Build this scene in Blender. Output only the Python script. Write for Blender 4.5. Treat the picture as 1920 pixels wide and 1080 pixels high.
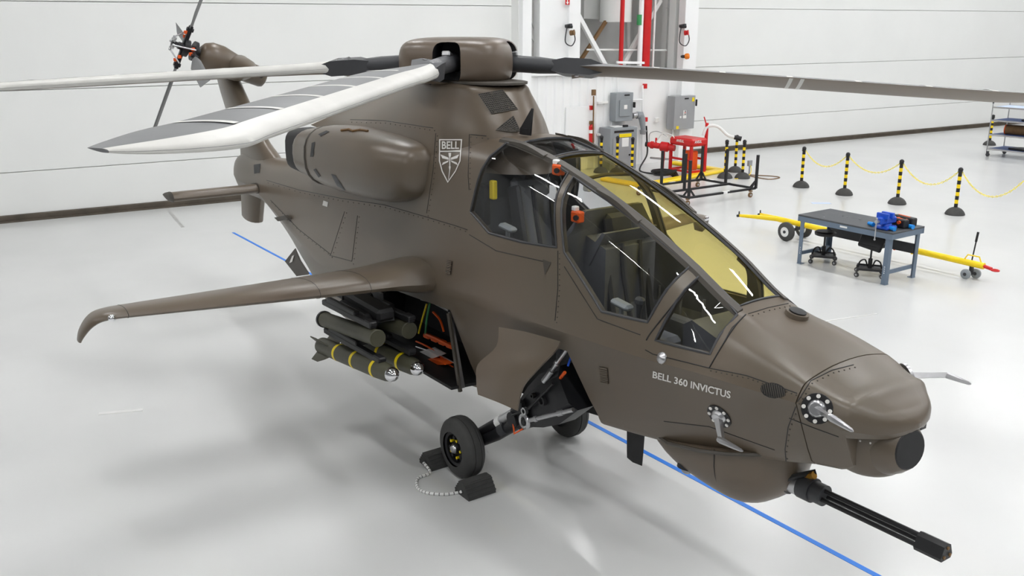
import bpy, bmesh, math, random
import numpy as np
from mathutils import Vector, Matrix
from mathutils.bvhtree import BVHTree
random.seed(4)
for _o in list(bpy.data.objects): bpy.data.objects.remove(_o)
S = bpy.context.scene
COL = S.collection
# ------------------------------------------------------------------ camera
F, CX, CY, HY, VX, CH = 1723., 960., 540., 42., -302., 4.2
PIT = math.atan((CY-HY)/F)
def _lev(x, y):
    r = (x-CX)/F; u = -(y-CY)/F
    return np.array([r, math.cos(PIT)+u*math.sin(PIT), -math.sin(PIT)+u*math.cos(PIT)])
_d = _lev(VX, HY); _a = math.atan2(_d[0], _d[1])
_X = -np.array([math.sin(_a), math.cos(_a), 0]); _Y = np.cross([0, 0, 1], _X)
MW = np.array([_X, _Y, [0, 0, 1]])
CAM = np.array([0, 0, CH])
def ray(x, y): return MW @ _lev(x, y)
def onz(x, y, z=0.):                       # point of the place at height z seen at a photo pixel
    d = ray(x, y); return CAM+(z-CH)/d[2]*d
def ony(x, y, Y):
    d = ray(x, y); return CAM+Y/d[1]*d
def onp(x, y, p0, n):
    d = ray(x, y); p0 = np.array(p0, float); n = np.array(n, float)
    return CAM+((p0-CAM)@n)/(d@n)*d
cam = bpy.data.cameras.new('camera'); camo = bpy.data.objects.new('camera', cam); COL.objects.link(camo)
_fw = MW @ np.array([0, math.cos(PIT), -math.sin(PIT)]); _up = MW @ np.array([0, math.sin(PIT), math.cos(PIT)])
_rt = MW @ np.array([1., 0, 0])
camo.matrix_world = Matrix(((_rt[0], _up[0], -_fw[0], 0), (_rt[1], _up[1], -_fw[1], 0), (_rt[2], _up[2], -_fw[2], CH), (0, 0, 0, 1)))
cam.sensor_width = 36; cam.lens = F/1920*36; cam.clip_end = 200
S.camera = camo
# ------------------------------------------------------------------ world, lamps, exposure
W = bpy.data.worlds.new('world'); S.world = W; W.use_nodes = True
W.node_tree.nodes['Background'].inputs[0].default_value = (1, 1, 1, 1)
W.node_tree.nodes['Background'].inputs[1].default_value = 0.25
LAMP = 40.0
S.view_settings.view_transform = 'Standard'; S.view_settings.look = 'None'
S.view_settings.gamma = 1; S.view_settings.use_curve_mapping = False
S.view_settings.exposure = 0.79
# ------------------------------------------------------------------ materials
def lin(c):
    return tuple((v/255/12.92 if v/255 <= .04045 else ((v/255+.055)/1.055)**2.4) for v in c)+(1,)
MATS = {}
def mat(name, rgb, rough=.5, metal=0., var=0., scale=6., bump=0., bscale=60., emit=None, spec=.5, coat=0.):
    m = bpy.data.materials.new(name); m.use_nodes = True; nt = m.node_tree; b = nt.nodes['Principled BSDF']
    c = lin(rgb); b.inputs['Base Color'].default_value = c
    b.inputs['Roughness'].default_value = rough; b.inputs['Metallic'].default_value = metal
    b.inputs['Specular IOR Level'].default_value = spec; b.inputs['Coat Weight'].default_value = coat
    tc = nt.nodes.new('ShaderNodeTexCoord')
    if var:
        n = nt.nodes.new('ShaderNodeTexNoise'); n.inputs['Scale'].default_value = scale; n.inputs['Detail'].default_value = 5
        nt.links.new(tc.outputs['Object'], n.inputs['Vector'])
        r = nt.nodes.new('ShaderNodeValToRGB')
        r.color_ramp.elements[0].position = .3; r.color_ramp.elements[1].position = .7
        r.color_ramp.elements[0].color = tuple(max(0, v*(1-var)) for v in c[:3])+(1,)
        r.color_ramp.elements[1].color = tuple(min(1, v*(1+var)) for v in c[:3])+(1,)
        nt.links.new(n.outputs['Fac'], r.inputs[0]); nt.links.new(r.outputs[0], b.inputs['Base Color'])
    if bump:
        n2 = nt.nodes.new('ShaderNodeTexNoise'); n2.inputs['Scale'].default_value = bscale
        nt.links.new(tc.outputs['Object'], n2.inputs['Vector'])
        bp = nt.nodes.new('ShaderNodeBump'); bp.inputs['Strength'].default_value = bump; bp.inputs['Distance'].default_value = .01
        nt.links.new(n2.outputs['Fac'], bp.inputs['Height']); nt.links.new(bp.outputs[0], b.inputs['Normal'])
    if emit:
        b.inputs['Emission Color'].default_value = lin(emit[:3]); b.inputs['Emission Strength'].default_value = emit[3]
    MATS[name] = m; return m
def glass(name, tint, refl=.06, rough=.02):
    m = bpy.data.materials.new(name); m.use_nodes = True; nt = m.node_tree; nt.nodes.clear()
    o = nt.nodes.new('ShaderNodeOutputMaterial'); mx = nt.nodes.new('ShaderNodeMixShader')
    t = nt.nodes.new('ShaderNodeBsdfTransparent'); t.inputs[0].default_value = tint+(1,)
    g = nt.nodes.new('ShaderNodeBsdfGlossy'); g.inputs['Roughness'].default_value = rough
    lw = nt.nodes.new('ShaderNodeLayerWeight'); lw.inputs[0].default_value = .5; pw = nt.nodes.new('ShaderNodeMath'); pw.operation = 'POWER'; pw.inputs[1].default_value = 4.
    ad = nt.nodes.new('ShaderNodeMath'); ad.operation = 'MULTIPLY_ADD'; ad.inputs[1].default_value = .9; ad.inputs[2].default_value = refl
    nt.links.new(lw.outputs['Facing'], pw.inputs[0]); nt.links.new(pw.outputs[0], ad.inputs[0]); nt.links.new(ad.outputs[0], mx.inputs[0]); nt.links.new(t.outputs[0], mx.inputs[1]); nt.links.new(g.outputs[0], mx.inputs[2])
    nt.links.new(mx.outputs[0], o.inputs[0]); MATS[name] = m; return m
M = MATS
mat('paint', (104, 92, 79), .35, var=.07, scale=1.6, bump=.03, bscale=220)
_r = [n for n in M['paint'].node_tree.nodes if n.type == 'VALTORGB'][0]; _r.color_ramp.elements[0].color = lin((95, 87, 75)); _r.color_ramp.elements[1].color = lin((102, 88, 74))
[n for n in M['paint'].node_tree.nodes if n.type == 'TEX_NOISE'][0].inputs['Scale'].default_value = .55
mat('paint_hub', (98, 86, 74), .36, var=.06, scale=3)
mat('paint_dark', (70, 65, 58), .5, var=.06, scale=4)
mat('interior', (98, 100, 104), .75, var=.08, scale=8)
mat('bay_black', (22, 22, 23), .6, var=.2, scale=9)
mat('black', (26, 26, 28), .5, var=.15, scale=12)
mat('black_metal', (34, 34, 37), .38, .3, var=.1, scale=12)
mat('charcoal', (58, 59, 62), .5, var=.06, scale=10)
mat('rubber', (66, 66, 65), .75, var=.08, scale=14)
mat('seat_grey', (116, 118, 122), .85, var=.06, scale=20, bump=.2, bscale=300)
mat('steel', (190, 190, 192), .28, .9, var=.05, scale=20)
mat('chrome', (235, 235, 238), .06, 1.)
mat('blade_white', (206, 205, 200), .42, var=.05, scale=5)
mat('blade_grey', (114, 115, 116), .5, var=.06, scale=4)
mat('blade_olive', (120, 107, 94), .42, var=.05, scale=3)
mat('olive', (72, 71, 56), .5, var=.08, scale=9)
mat('chain_yellow', (252, 234, 80), .5, var=.02)
mat('yellow', (245, 218, 20), .45, var=.03, scale=8)
mat('safety_yellow', (250, 215, 10), .4, var=.04, scale=5)
mat('orange', (235, 92, 20), .5, var=.05, scale=20)
mat('red', (205, 28, 30), .38, var=.05, scale=6)
mat('white', (238, 238, 236), .5, var=.02, scale=3)
mat('decal_white', (232, 230, 225), .5, var=.02, scale=8)
mat('floor', (208, 209, 208), .24, var=.035, scale=.5, spec=.5)
mat('wall', (237, 238, 236), .55, var=.015, scale=.7)
mat('wall_off', (120, 121, 122), .7, var=.03, scale=1)
mat('wall_white', (246, 247, 247), .5, var=.012, scale=1.2)
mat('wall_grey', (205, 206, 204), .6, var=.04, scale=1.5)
mat('rail_dark', (84, 76, 66), .55, var=.25, scale=3)
mat('ceiling', (120, 121, 122), .8, var=.03, scale=1)
mat('tape_blue', (0, 118, 222), .45, var=.04, scale=4)
mat('pale_blue', (196, 212, 236), .5)
mat('mark_grey', (172, 172, 170), .5, var=.1, scale=5)
mat('mark_white', (216, 216, 214), .4, var=.05, scale=8)
mat('panel_grey', (148, 154, 158), .45, var=.03, scale=4)
mat('panel_grey2', (158, 160, 162), .45, var=.03, scale=4)
mat('bench_blue', (104, 120, 138), .45, var=.05, scale=5)
mat('bench_top', (72, 75, 78), .6, var=.12, scale=9)
mat('vise_blue', (22, 78, 190), .4, var=.05, scale=9)
mat('cyan', (20, 140, 225), .4, var=.03)
mat('tray_blue', (70, 96, 150), .55, var=.06, scale=6)
mat('brass', (190, 140, 60), .3, .8)
mat('amber', (240, 130, 20), .25)
mat('green', (60, 150, 90), .5, var=.05)
mat('brown', (122, 92, 58), .7, var=.2, scale=6)
mat('lamp', (255, 255, 255), .5, emit=(255, 255, 255, LAMP))
glass('glass_side', (.86, .87, .885)); glass('glass_clear', (.93, .93, .93)); glass('glass_amber', (.99, .84, .29))
glass('lens', (.05, .05, .055))
# ------------------------------------------------------------------ mesh helpers
class MB:
    def __init__(s): s.v = []; s.f = []; s.m = []; s.cur = 0
    def add(s, vs, fs):
        o = len(s.v); s.v += [tuple(map(float, p)) for p in vs]; s.f += [tuple(i+o for i in f) for f in fs]; s.m += [s.cur]*len(fs); return s
    def box(s, c, d, R=None, bev=0.):
        x, y, z = d[0]/2, d[1]/2, d[2]/2
        if bev:
            b = min(bev, x*.9, y*.9, z*.9); vs = []; key = {}
            bm = bmesh.new(); bmesh.ops.create_cube(bm, size=2)
            for v in bm.verts: v.co = Vector((v.co.x*x, v.co.y*y, v.co.z*z))
            bmesh.ops.bevel(bm, geom=bm.edges[:], offset=b, segments=1, affect='EDGES', profile=.5)
            bm.verts.index_update(); vs = [v.co.copy() for v in bm.verts]; fs = [tuple(v.index for v in f.verts) for f in bm.faces]; bm.free()
        else:
            vs = [Vector((a*x, b_*y, c_*z)) for a in (-1, 1) for b_ in (-1, 1) for c_ in (-1, 1)]
            fs = [(0, 1, 3, 2), (4, 6, 7, 5), (0, 4, 5, 1), (2, 3, 7, 6), (0, 2, 6, 4), (1, 5, 7, 3)]
        if R is not None: vs = [R @ v for v in vs]
        return s.add([(v[0]+c[0], v[1]+c[1], v[2]+c[2]) for v in vs], fs)
    def bar(s, a, b, w, h=None, up=(0, 0, 1), bev=0.):     # box between two points
        a = Vector(a); b = Vector(b); h = h or w; d = b-a; L = d.length; d.normalize()
        u = Vector(up); sd = d.cross(u)
        if sd.length < 1e-4: sd = d.cross(Vector((0, 1, 0)))
        sd.normalize(); u = sd.cross(d)
        R = Matrix((d, sd, u)).transposed()
        return s.box((a+b)/2, (L, w, h), R, bev)
    def cyl(s, a, b, r0, r1=None, n=16, cap=True):
        return s.lathe(a, b, [(0, r0), (1, r0 if r1 is None else r1)], n, cap)
    def lathe(s, a, b, prof, n=20, cap=True):            # prof: (t along ab 0..1, radius)
        a = Vector(a); b = Vector(b); d = b-a; e = d.normalized()
        p = e.cross(Vector((0, 0, 1)))
        if p.length < 1e-3: p = Vector((1, 0, 0))
        p.normalize(); q = e.cross(p); vs = []; fs = []
        for t, r in prof:
            for k in range(n):
                an = 2*math.pi*k/n; vs.append(a+d*t+(p*math.cos(an)+q*math.sin(an))*r)
        for i in range(len(prof)-1):
            for k in range(n):
                k2 = (k+1) % n; fs.append((i*n+k, (i+1)*n+k, (i+1)*n+k2, i*n+k2))
        if cap: fs.append(tuple(range(n))); fs.append(tuple((len(prof)-1)*n+k for k in reversed(range(n))))
        return s.add(vs, fs)
    def tube(s, path, r, n=8, closed=False):
        P = [Vector(p) for p in path]; m = len(P); vs = []; fs = []; prev = None
        for i in range(m):
            if closed: t = P[(i+1) % m]-P[i-1]
            else: t = P[min(i+1, m-1)]-P[max(i-1, 0)]
            t.normalize()
            u = prev-t*prev.dot(t) if prev is not None else t.cross(Vector((0, 0, 1)))
            if u.length < 1e-3: u = t.cross(Vector((1, 0, 0)))
            u.normalize(); prev = u; w = t.cross(u); rr = r[i] if isinstance(r, (list, tuple)) else r
            for k in range(n):
                an = 2*math.pi*k/n; vs.append(P[i]+(u*math.cos(an)+w*math.sin(an))*rr)
        for i in range(m if closed else m-1):
            j = (i+1) % m
            for k in range(n): fs.append((i*n+k, i*n+(k+1) % n, j*n+(k+1) % n, j*n+k))
        if not closed: fs.append(tuple(reversed(range(n)))); fs.append(tuple((m-1)*n+k for k in range(n)))
        return s.add(vs, fs)
    def loft(s, secs, cap=True):
        n = len(secs[0]); vs = [p for q in secs for p in q]; fs = []
        for i in range(len(secs)-1):
            for k in range(n): fs.append((i*n+k, i*n+(k+1) % n, (i+1)*n+(k+1) % n, (i+1)*n+k))
        if cap: fs.append(tuple(reversed(range(n)))); fs.append(tuple((len(secs)-1)*n+k for k in range(n)))
        return s.add(vs, fs)
    def prism(s, poly, off):                             # poly: 3d points, off: extrusion vector
        n = len(poly); o = Vector(off); vs = [Vector(p) for p in poly]; vs += [v+o for v in vs]
        fs = [tuple(reversed(range(n))), tuple(range(n, 2*n))]+[(k, (k+1) % n, n+(k+1) % n, n+k) for k in range(n)]
        return s.add(vs, fs)
    def ball(s, c, r, n=12, sq=(1, 1, 1)):
        pr = [(.5-.5*math.cos(math.pi*i/(n//2+2)), max(math.sin(math.pi*i/(n//2+2)), .02)*r) for i in range(n//2+3)]
        o = len(s.v); s.lathe((c[0], c[1], c[2]-r), (c[0], c[1], c[2]+r), pr, n)
        for i in range(o, len(s.v)):
            v = s.v[i]; s.v[i] = tuple(c[k]+(v[k]-c[k])*sq[k] for k in range(3))
        return s
    def mesh(s, name, mats, off=(0, 0, 0), smooth=30, fixn=True):
        me = bpy.data.meshes.new(name)
        me.from_pydata([(v[0]-off[0], v[1]-off[1], v[2]-off[2]) for v in s.v], [], s.f)
        for m in (mats if isinstance(mats, (list, tuple)) else [mats]): me.materials.append(M[m])
        if any(s.m): me.polygons.foreach_set('material_index', s.m)
        if fixn:
            bm = bmesh.new(); bm.from_mesh(me); bmesh.ops.recalc_face_normals(bm, faces=bm.faces); bm.to_mesh(me); bm.free()
        if smooth:
            me.polygons.foreach_set('use_smooth', [True]*len(me.polygons)); me.set_sharp_from_angle(angle=math.radians(smooth))
        me.update(); return me
    def build(s, name, mats, parent=None, smooth=30, off=None, fixn=True):
        """one mesh object; vertices are given in place coordinates and stored relative to the thing's base"""
        if off is None: off = base(parent)
        o = bpy.data.objects.new(name, s.mesh(name, mats, off, smooth, fixn)); COL.objects.link(o)
        if parent is not None: o.parent = parent
        elif off is not None: o.location = off
        return o
def base(o):
    p = Vector((0, 0, 0))
    while o is not None: p += o.location; o = o.parent
    return p
def tag(o, label, cat, group=None):
    o['label'] = label; o['category'] = cat
    if group: o['group'] = group
    return o
def thing(name, label, cat, loc, group=None):
    o = bpy.data.objects.new(name, None); o.empty_display_size = .2; COL.objects.link(o); o.location = loc
    return tag(o, label, cat, group)
def solo(mb, name, mats, label, cat, loc, group=None, smooth=30):
    """a thing that is one mesh"""
    return tag(mb.build(name, mats, None, smooth, off=Vector(loc)), label, cat, group)
def struct(o): o['kind'] = 'structure'; return o
def sbuild(mb, name, mats, loc=(0, 0, 0), smooth=30): return struct(mb.build(name, mats, None, smooth, off=Vector(loc)))
def dup(o, loc=None, parent=None, rz=0):
    c = o.copy(); COL.objects.link(c); c.parent = parent
    if loc is not None: c.location = loc
    if rz: c.rotation_euler.z = rz
    for ch in o.children:
        dup(ch, None, c)
    return c
def cat(pts, n=6, closed=False):                         # catmull-rom through points
    P = [np.array(p, float) for p in pts]; out = []; m = len(P)
    for i in range(m if closed else m-1):
        if closed: a, b, c, d = P[i-1], P[i], P[(i+1) % m], P[(i+2) % m]
        else: a, b, c, d = P[max(i-1, 0)], P[i], P[i+1], P[min(i+2, m-1)]
        for k in range(n):
            t = k/n; out.append(.5*(2*b+(c-a)*t+(2*a-5*b+4*c-d)*t*t+(3*b-a-3*c+d)*t**3))
    if not closed: out.append(P[-1])
    return out
def pchip(xs, ys):
    xs = np.array(xs, float); ys = np.array(ys, float); h = np.diff(xs); d = np.diff(ys)/h; m = np.zeros(len(xs))
    for i in range(1, len(xs)-1):
        if d[i-1]*d[i] > 0:
            w1 = 2*h[i]+h[i-1]; w2 = h[i]+2*h[i-1]; m[i] = (w1+w2)/(w1/d[i-1]+w2/d[i])
    m[0] = d[0]; m[-1] = d[-1]
    def f(x):
        x = min(max(x, xs[0]), xs[-1]); i = min(max(int(np.searchsorted(xs, x))-1, 0), len(h)-1); t = (x-xs[i])/h[i]
        return float((1+2*t)*(1-t)**2*ys[i]+t*(1-t)**2*h[i]*m[i]+t*t*(3-2*t)*ys[i+1]+t*t*(t-1)*h[i]*m[i+1])
    return f
def boolean(o, cutter, op='DIFFERENCE', solver='EXACT'):
    md = o.modifiers.new('b', 'BOOLEAN'); md.object = cutter; md.operation = op; md.solver = solver; md.material_mode = 'TRANSFER'
    bpy.context.view_layer.update()
    dg = bpy.context.evaluated_depsgraph_get(); me = bpy.data.meshes.new_from_object(o.evaluated_get(dg))
    o.modifiers.clear(); old = o.data; o.data = me; me.name = old.name
    bpy.data.objects.remove(cutter)
def text_mesh(body, size=1., ext=.0, bold=.022):
    cu = bpy.data.curves.new('t', 'FONT'); cu.body = body; cu.size = size; cu.extrude = ext; cu.resolution_u = 3; cu.offset = bold
    o = bpy.data.objects.new('t', cu); COL.objects.link(o); bpy.context.view_layer.update()
    me = bpy.data.meshes.new_from_object(o.evaluated_get(bpy.context.evaluated_depsgraph_get()))
    bpy.data.objects.remove(o); vs = [v.co.copy() for v in me.vertices]; fs = [tuple(p.vertices) for p in me.polygons]
    bpy.data.meshes.remove(me); return vs, fs
def text_on(mb, body, P0, P1, vdir, h=None, lift=.004, bold=0.):
    """flat lettering whose baseline runs from P0 to P1"""
    vs, fs = text_mesh(body); x0 = min(v.x for v in vs); x1 = max(v.x for v in vs); y1 = max(v.y for v in vs); y0 = min(v.y for v in vs)
    P0 = Vector(P0); P1 = Vector(P1); u = P1-P0; L = u.length; u.normalize(); v = Vector(vdir); v -= u*v.dot(u); v.normalize(); n = u.cross(v)
    sx = L/(x1-x0); sy = (h/(y1-y0)) if h else sx
    mb.add([P0+u*((p.x-x0)*sx)+v*((p.y-y0)*sy)+n*lift for p in vs], fs)
# ================================================================== the setting
WS = .073                                            # the far wall runs slightly oblique to the aircraft
WN = np.array([1, -WS, 0])/math.hypot(1, WS); WT = np.array([WS, 1, 0])/math.hypot(1, WS)
PL = np.array([-22.36, 4.74, 0]); PR = np.array([-20.99, 31.6, 0])
def wl(y, off=0, z=0): p = PL+WT*((y-PL[1])/WT[1]); p = p+WN*off; p[2] = z; return p
def wr_(y, off=0, z=0): p = PR+WT*((y-PR[1])/WT[1]); p = p+WN*off; p[2] = z; return p
def tup(p): return tuple(float(v) for v in p)
CEIL = 10.5
X1, Y0, Y1 = 11., -15., 47.
mb = MB(); mb.box(((-27+X1)/2, (Y0+Y1)/2, -.1), (X1+27+.6, Y1-Y0+.6, .2)); floor = sbuild(mb, 'floor', 'floor')
mb = MB(); mb.box(((-27+X1)/2, (Y0+Y1)/2, CEIL+.1), (X1+27+.6, Y1-Y0+.6, .2)); sbuild(mb, 'ceiling', 'ceiling')
mb = MB(); mb.box(((-27+X1)/2, Y0-.1, CEIL/2), (X1+27, .2, CEIL)); sbuild(mb, 'wall_left', 'wall_off')
mb = MB(); mb.box(((-27+X1)/2, Y1+.1, CEIL/2), (X1+27, .2, CEIL)); sbuild(mb, 'wall_right', 'wall_off')
mb = MB(); mb.box((X1+.1, (Y0+Y1)/2, CEIL/2), (.2, Y1-Y0, CEIL)); sbuild(mb, 'wall_front', 'wall_off')
mb = MB(); mb.bar(tup(wl(Y0, -3.2, CEIL/2)), tup(wl(Y1, -3.2, CEIL/2)), .2, CEIL); sbuild(mb, 'wall_back', 'wall_grey')
# two hangar door leaves, each built of stacked horizontal panels
def leaf(name, fn, y0, y1):
    mb = MB(); mb.bar(tup(fn(y0, -.1, CEIL/2)), tup(fn(y1, -.1, CEIL/2)), .14, CEIL); root = sbuild(mb, name, 'wall')
    zs = [.13, 1.07, 2.80, 4.63, 6.40, 8.17, CEIL]
    for a, b in zip(zs[:-1], zs[1:]):
        p = MB(); p.bar(tup(fn(y0, 0, (a+b)/2)), tup(fn(y1, 0, (a+b)/2)), .08, b-a-.014, bev=.006); p.build('door_panel', 'wall', root)
    return root
leaf('wall_back_left', wl, Y0, 15.3); leaf('wall_back_right', wr_, 21.2, Y1)
for nm, fn, a, b in (('baseboard_left', wl, Y0, 15.3), ('baseboard_right', wr_, 22.2, Y1)):
    mb = MB(); mb.bar(tup(fn(a, .06, .075)), tup(fn(b, .06, .075)), .07, .15, bev=.02)
    mb.bar(tup(fn(a, .10, .015)), tup(fn(b, .10, .015)), .16, .03); sbuild(mb, nm, 'rail_dark')
# white electrical bay between the leaves: ribbed lower wall, ledge, recess above with braces
P0 = onz(1197, 308); PFO = float((P0-PL) @ WN)      # distance of the bay's front in front of the left leaf
def bay(px, py, off=0.): return onp(px, py, PL+WN*(PFO+off), WN)
def bw(px, off=0, z=0): p = bay(px, 250, off); p[2] = z; return p
ZB = float(bay(1040, 141)[2])
yA, yB = float(bw(976)[1]), float(bw(1291)[1])
fb = lambda y, off, z: wl(y, PFO+off, z)
mb = MB(); mb.bar(tup(fb(yA, -.08, ZB/2)), tup(fb(yB, -.08, ZB/2)), .12, ZB); wb_ = sbuild(mb, 'wall_center', 'wall_white')
y = yA+.06
yR = float(bw(1165)[1])
rib = None
while y < yR-.1:
    a, b = fb(y, 0, .02), fb(y, 0, ZB-.03)
    p = MB(); d = WT*.05; e = WT*.09
    p.prism([tup(a-e-WN*.03), tup(a-d+WN*.03), tup(a+d+WN*.03), tup(a+e-WN*.03)], (0, 0, ZB-.05)); p.build('rib', 'wall_white', wb_, smooth=0)
    y += .29
mb = MB(); mb.bar(tup(fb(yA, -.02, ZB+.03)), tup(fb(yB, -.02, ZB+.03)), .32, .07, bev=.01); sbuild(mb, 'trim_1', 'wall_white')
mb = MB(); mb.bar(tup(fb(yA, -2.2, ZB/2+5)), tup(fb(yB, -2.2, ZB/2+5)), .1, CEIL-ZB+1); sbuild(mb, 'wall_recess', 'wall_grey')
for k, px in enumerate((976, 1291)):                 # side cheeks of the recess
    q = bw(px); yy = float(q[1])
    mb = MB(); mb.bar(tup(fb(yy, 0.0, CEIL/2)), tup(fb(yy, -2.3, CEIL/2)), .1, CEIL); sbuild(mb, 'wall_cheek', 'wall')
def column(name, px0, px1, off, z0, m='wall_white', dep=.3):
    a, b = bw(px0, off), bw(px1, off); mb = MB(); mb.bar((a[0], a[1], (z0+CEIL)/2), (b[0], b[1], (z0+CEIL)/2), dep, CEIL-z0, bev=.01); return sbuild(mb, name, m)
column('trim_2', 974, 991, .05, 0.)
column('trim_3', 1005, 1058, -.1, ZB)
column('trim_4', 1058, 1079, .02, ZB)
column('trim_5', 1268, 1292, .05, 0.)
column('trim_6', 1250, 1264, -.5, ZB, 'wall')
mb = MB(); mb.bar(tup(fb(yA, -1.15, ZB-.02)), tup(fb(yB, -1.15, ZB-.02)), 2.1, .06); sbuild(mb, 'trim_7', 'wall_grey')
mb = MB()
for a, b in (((1082, 20), (1130, 118)), ((1135, 42), (1085, 115)), ((1240, 0), (1165, 122)), ((992, 30), (1004, 60)), ((992, 62), (1004, 90))):
    pass
def brace(a, b, off, w, m, n='brace'):
    A = bay(*a, off); B = bay(*b, off)
    if B[2] < ZB+1.2 and A[2] > B[2]+.6: B = A+(B-A)*((A[2]-ZB)/(A[2]-B[2]))
    mb = MB(); mb.bar(tup(A), tup(B), w, w, up=tup(WN), bev=.01); return mb
for i, (a, b, off, w, m) in enumerate((((1078, 18), (1132, 118), -.5, .13, 'wall_white'), ((1136, 40), (1088, 114), -.9, .10, 'brown'),
        ((1238, 0), (1168, 120), -.7, .13, 'wall'), ((990, 22), (1006, 62), -.3, .07, 'wall_grey'), ((1006, 84), (990, 58), -.3, .07, 'wall_grey'),
        ((1100, 93), (1250, 94), -.52, .05, 'wall'), ((1156, 117), (1212, 118), -.30, .07, 'wall_white'), ((1176, 42), (1178, 120), -1.2, .12, 'wall_grey'))):
    o = brace(a, b, off, w, m).build('steel_brace', m, None, off=Vector(tup(bay(*b, off))))
    tag(o, ['white diagonal steel brace above the ledge beside the left column', 'tan diagonal steel brace crossing behind the white one', 'pale diagonal brace behind the thick red pipe',
            'short grey lattice strut in the left column gap, upper', 'short grey lattice strut in the left column gap, lower', 'thin white horizontal strut crossing the recess',
            'short white unistrut bracket under the red pipes', 'grey upright post behind the thin red pipe'][i], 'brace', 'steel bracing in the recess')
# ceiling lamps: long rows of linear fixtures, running the length of the aircraft
k = 0
proto = None
for yy in (-8.5, .5, 7, 14, 21, 28, 35, 42):
    for xx in (-16.5, -10.5, -4.5, 1.5, 7.5):
        if proto is None:
            proto = thing('ceiling_light', 'long white linear ceiling light high above the hangar floor', 'light', (xx, yy, CEIL), 'rows of ceiling lights')
            b = MB(); b.box((xx, yy, CEIL-.06), (2.7, .40, .12), bev=.02); b.build('housing', 'white', proto)
            b = MB(); b.box((xx, yy, CEIL-.13), (2.6, .34, .02)); b.build('diffuser', 'lamp', proto)
        else:
            dup(proto, (xx, yy, CEIL))
# floor markings
def strip(name, a, b, w, m, label, z=.003):
    A = onz(*a); B = onz(*b); mb = MB(); mb.bar((A[0], A[1], z/2), (B[0], B[1], z/2), w, z)
    o = mb.build(name, m, None, off=Vector((A[0], A[1], 0))); return tag(o, label, 'floor tape')
A = onz(437, 436); B = onz(1645, 1080)
strip('floor_mark', (437, 436), (1665, 1090.6), .055, 'tape_blue', 'long blue tape line on the floor passing under the helicopter')
strip('floor_mark', (318, 397), (343, 426), .07, 'mark_grey', 'short grey scuffed line on the floor near the left wall base')
strip('floor_mark', (1522, 381), (1557, 381), .18, 'pale_blue', 'pale blue patch on the floor behind the workbench')  # thin pale blue strip laid flat on the floor
strip('floor_mark', (1535, 604), (1645, 588), .03, 'mark_white', 'thin white worn line on the floor right of the nose')
strip('floor_mark', (185, 776), (268, 768), .07, 'mark_white', 'short white worn patch on the bare floor under the wing')
# ================================================================== the helicopter
YC = 4.95
def h(x, dy, z): return (x, YC+dy, z)
def hp(px, py, dy): return tup(ony(px, py, YC+dy))
heli = thing('helicopter', 'dark olive brown two-seat attack helicopter filling the middle of the hangar', 'helicopter', (-7.93, YC, 0))
#        x      zb    wb    zc    wc    z1    w1    z2    w2    zr    wr    zt
ROWS = [(-2.76, 1.84, .02, 1.85, .03, 1.86, .03, 1.87, .025, 1.875, .015, 1.88),
        (-2.785, 1.81, .10, 1.84, .14, 1.875, .14, 1.90, .12, 1.915, .07, 1.92),
        (-2.835, 1.79, .20, 1.83, .25, 1.89, .25, 1.935, .21, 1.955, .12, 1.96),
        (-2.915, 1.785, .29, 1.84, .345, 1.92, .335, 1.97, .29, 1.995, .17, 2.0),
        (-2.995, 1.78, .37, 1.85, .42, 1.94, .41, 2.0, .36, 2.03, .22, 2.04),
        (-3.0, 1.54, .25, 1.85, .42, 1.94, .41, 2.0, .36, 2.03, .22, 2.04),
        (-3.28, 1.45, .28, 1.95, .51, 2.01, .48, 2.07, .42, 2.11, .25, 2.13),
        (-3.6, 1.35, .29, 1.94, .55, 2.04, .51, 2.14, .43, 2.20, .25, 2.22),
        (-3.96, 1.26, .30, 1.93, .585, 2.06, .515, 2.2, .40, 2.29, .25, 2.31),
        (-4.45, 1.13, .31, 1.89, .615, 2.13, .535, 2.38, .43, 2.54, .27, 2.565),
        (-5.0, 1.03, .32, 1.86, .635, 2.2, .56, 2.57, .46, 2.78, .28, 2.81),
        (-5.6, .94, .33, 1.83, .65, 2.35, .575, 2.78, .49, 2.99, .29, 3.02),
        (-6.2, .85, .35, 1.80, .66, 2.42, .595, 2.92, .52, 3.14, .30, 3.17),
        (-6.7, .77, .37, 1.77, .67, 2.5, .61, 3.0, .54, 3.2, .32, 3.23),
        (-7.3, .69, .40, 1.73, .68, 2.5, .64, 3.0, .56, 3.18, .35, 3.22),
        (-8.2, .62, .42, 1.62, .67, 2.4, .65, 2.95, .56, 3.12, .35, 3.16),
        (-9.2, .59, .41, 1.5, .64, 2.3, .62, 2.8, .52, 3.0, .3, 3.04),
        (-10.4, .68, .40, 1.32, .54, 2.1, .52, 2.5, .42, 2.66, .25, 2.70),
        (-11.5, 1.02, .28, 1.46, .42, 2.0, .40, 2.3, .33, 2.47, .18, 2.50),
        (-12.5, 1.40, .2, 1.66, .34, 1.98, .32, 2.2, .26, 2.31, .13, 2.34),
        (-13.4, 1.62, .16, 1.80, .27, 1.98, .26, 2.15, .2, 2.24, .1, 2.26),
        (-14.2, 1.60, .13, 1.83, .22, 1.98, .21, 2.12, .16, 2.2, .08, 2.22),
        (-14.6, 1.66, .09, 1.85, .15, 1.96, .14, 2.06, .11, 2.13, .06, 2.15),
        (-14.78, 1.80, .03, 1.88, .05, 1.92, .05, 1.96, .04, 1.98, .02, 1.99)]
ROWS.sort()
_xs = [r[0] for r in ROWS]
_fn = [pchip(_xs, [r[k] for r in ROWS]) for k in range(1, 12)]
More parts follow.
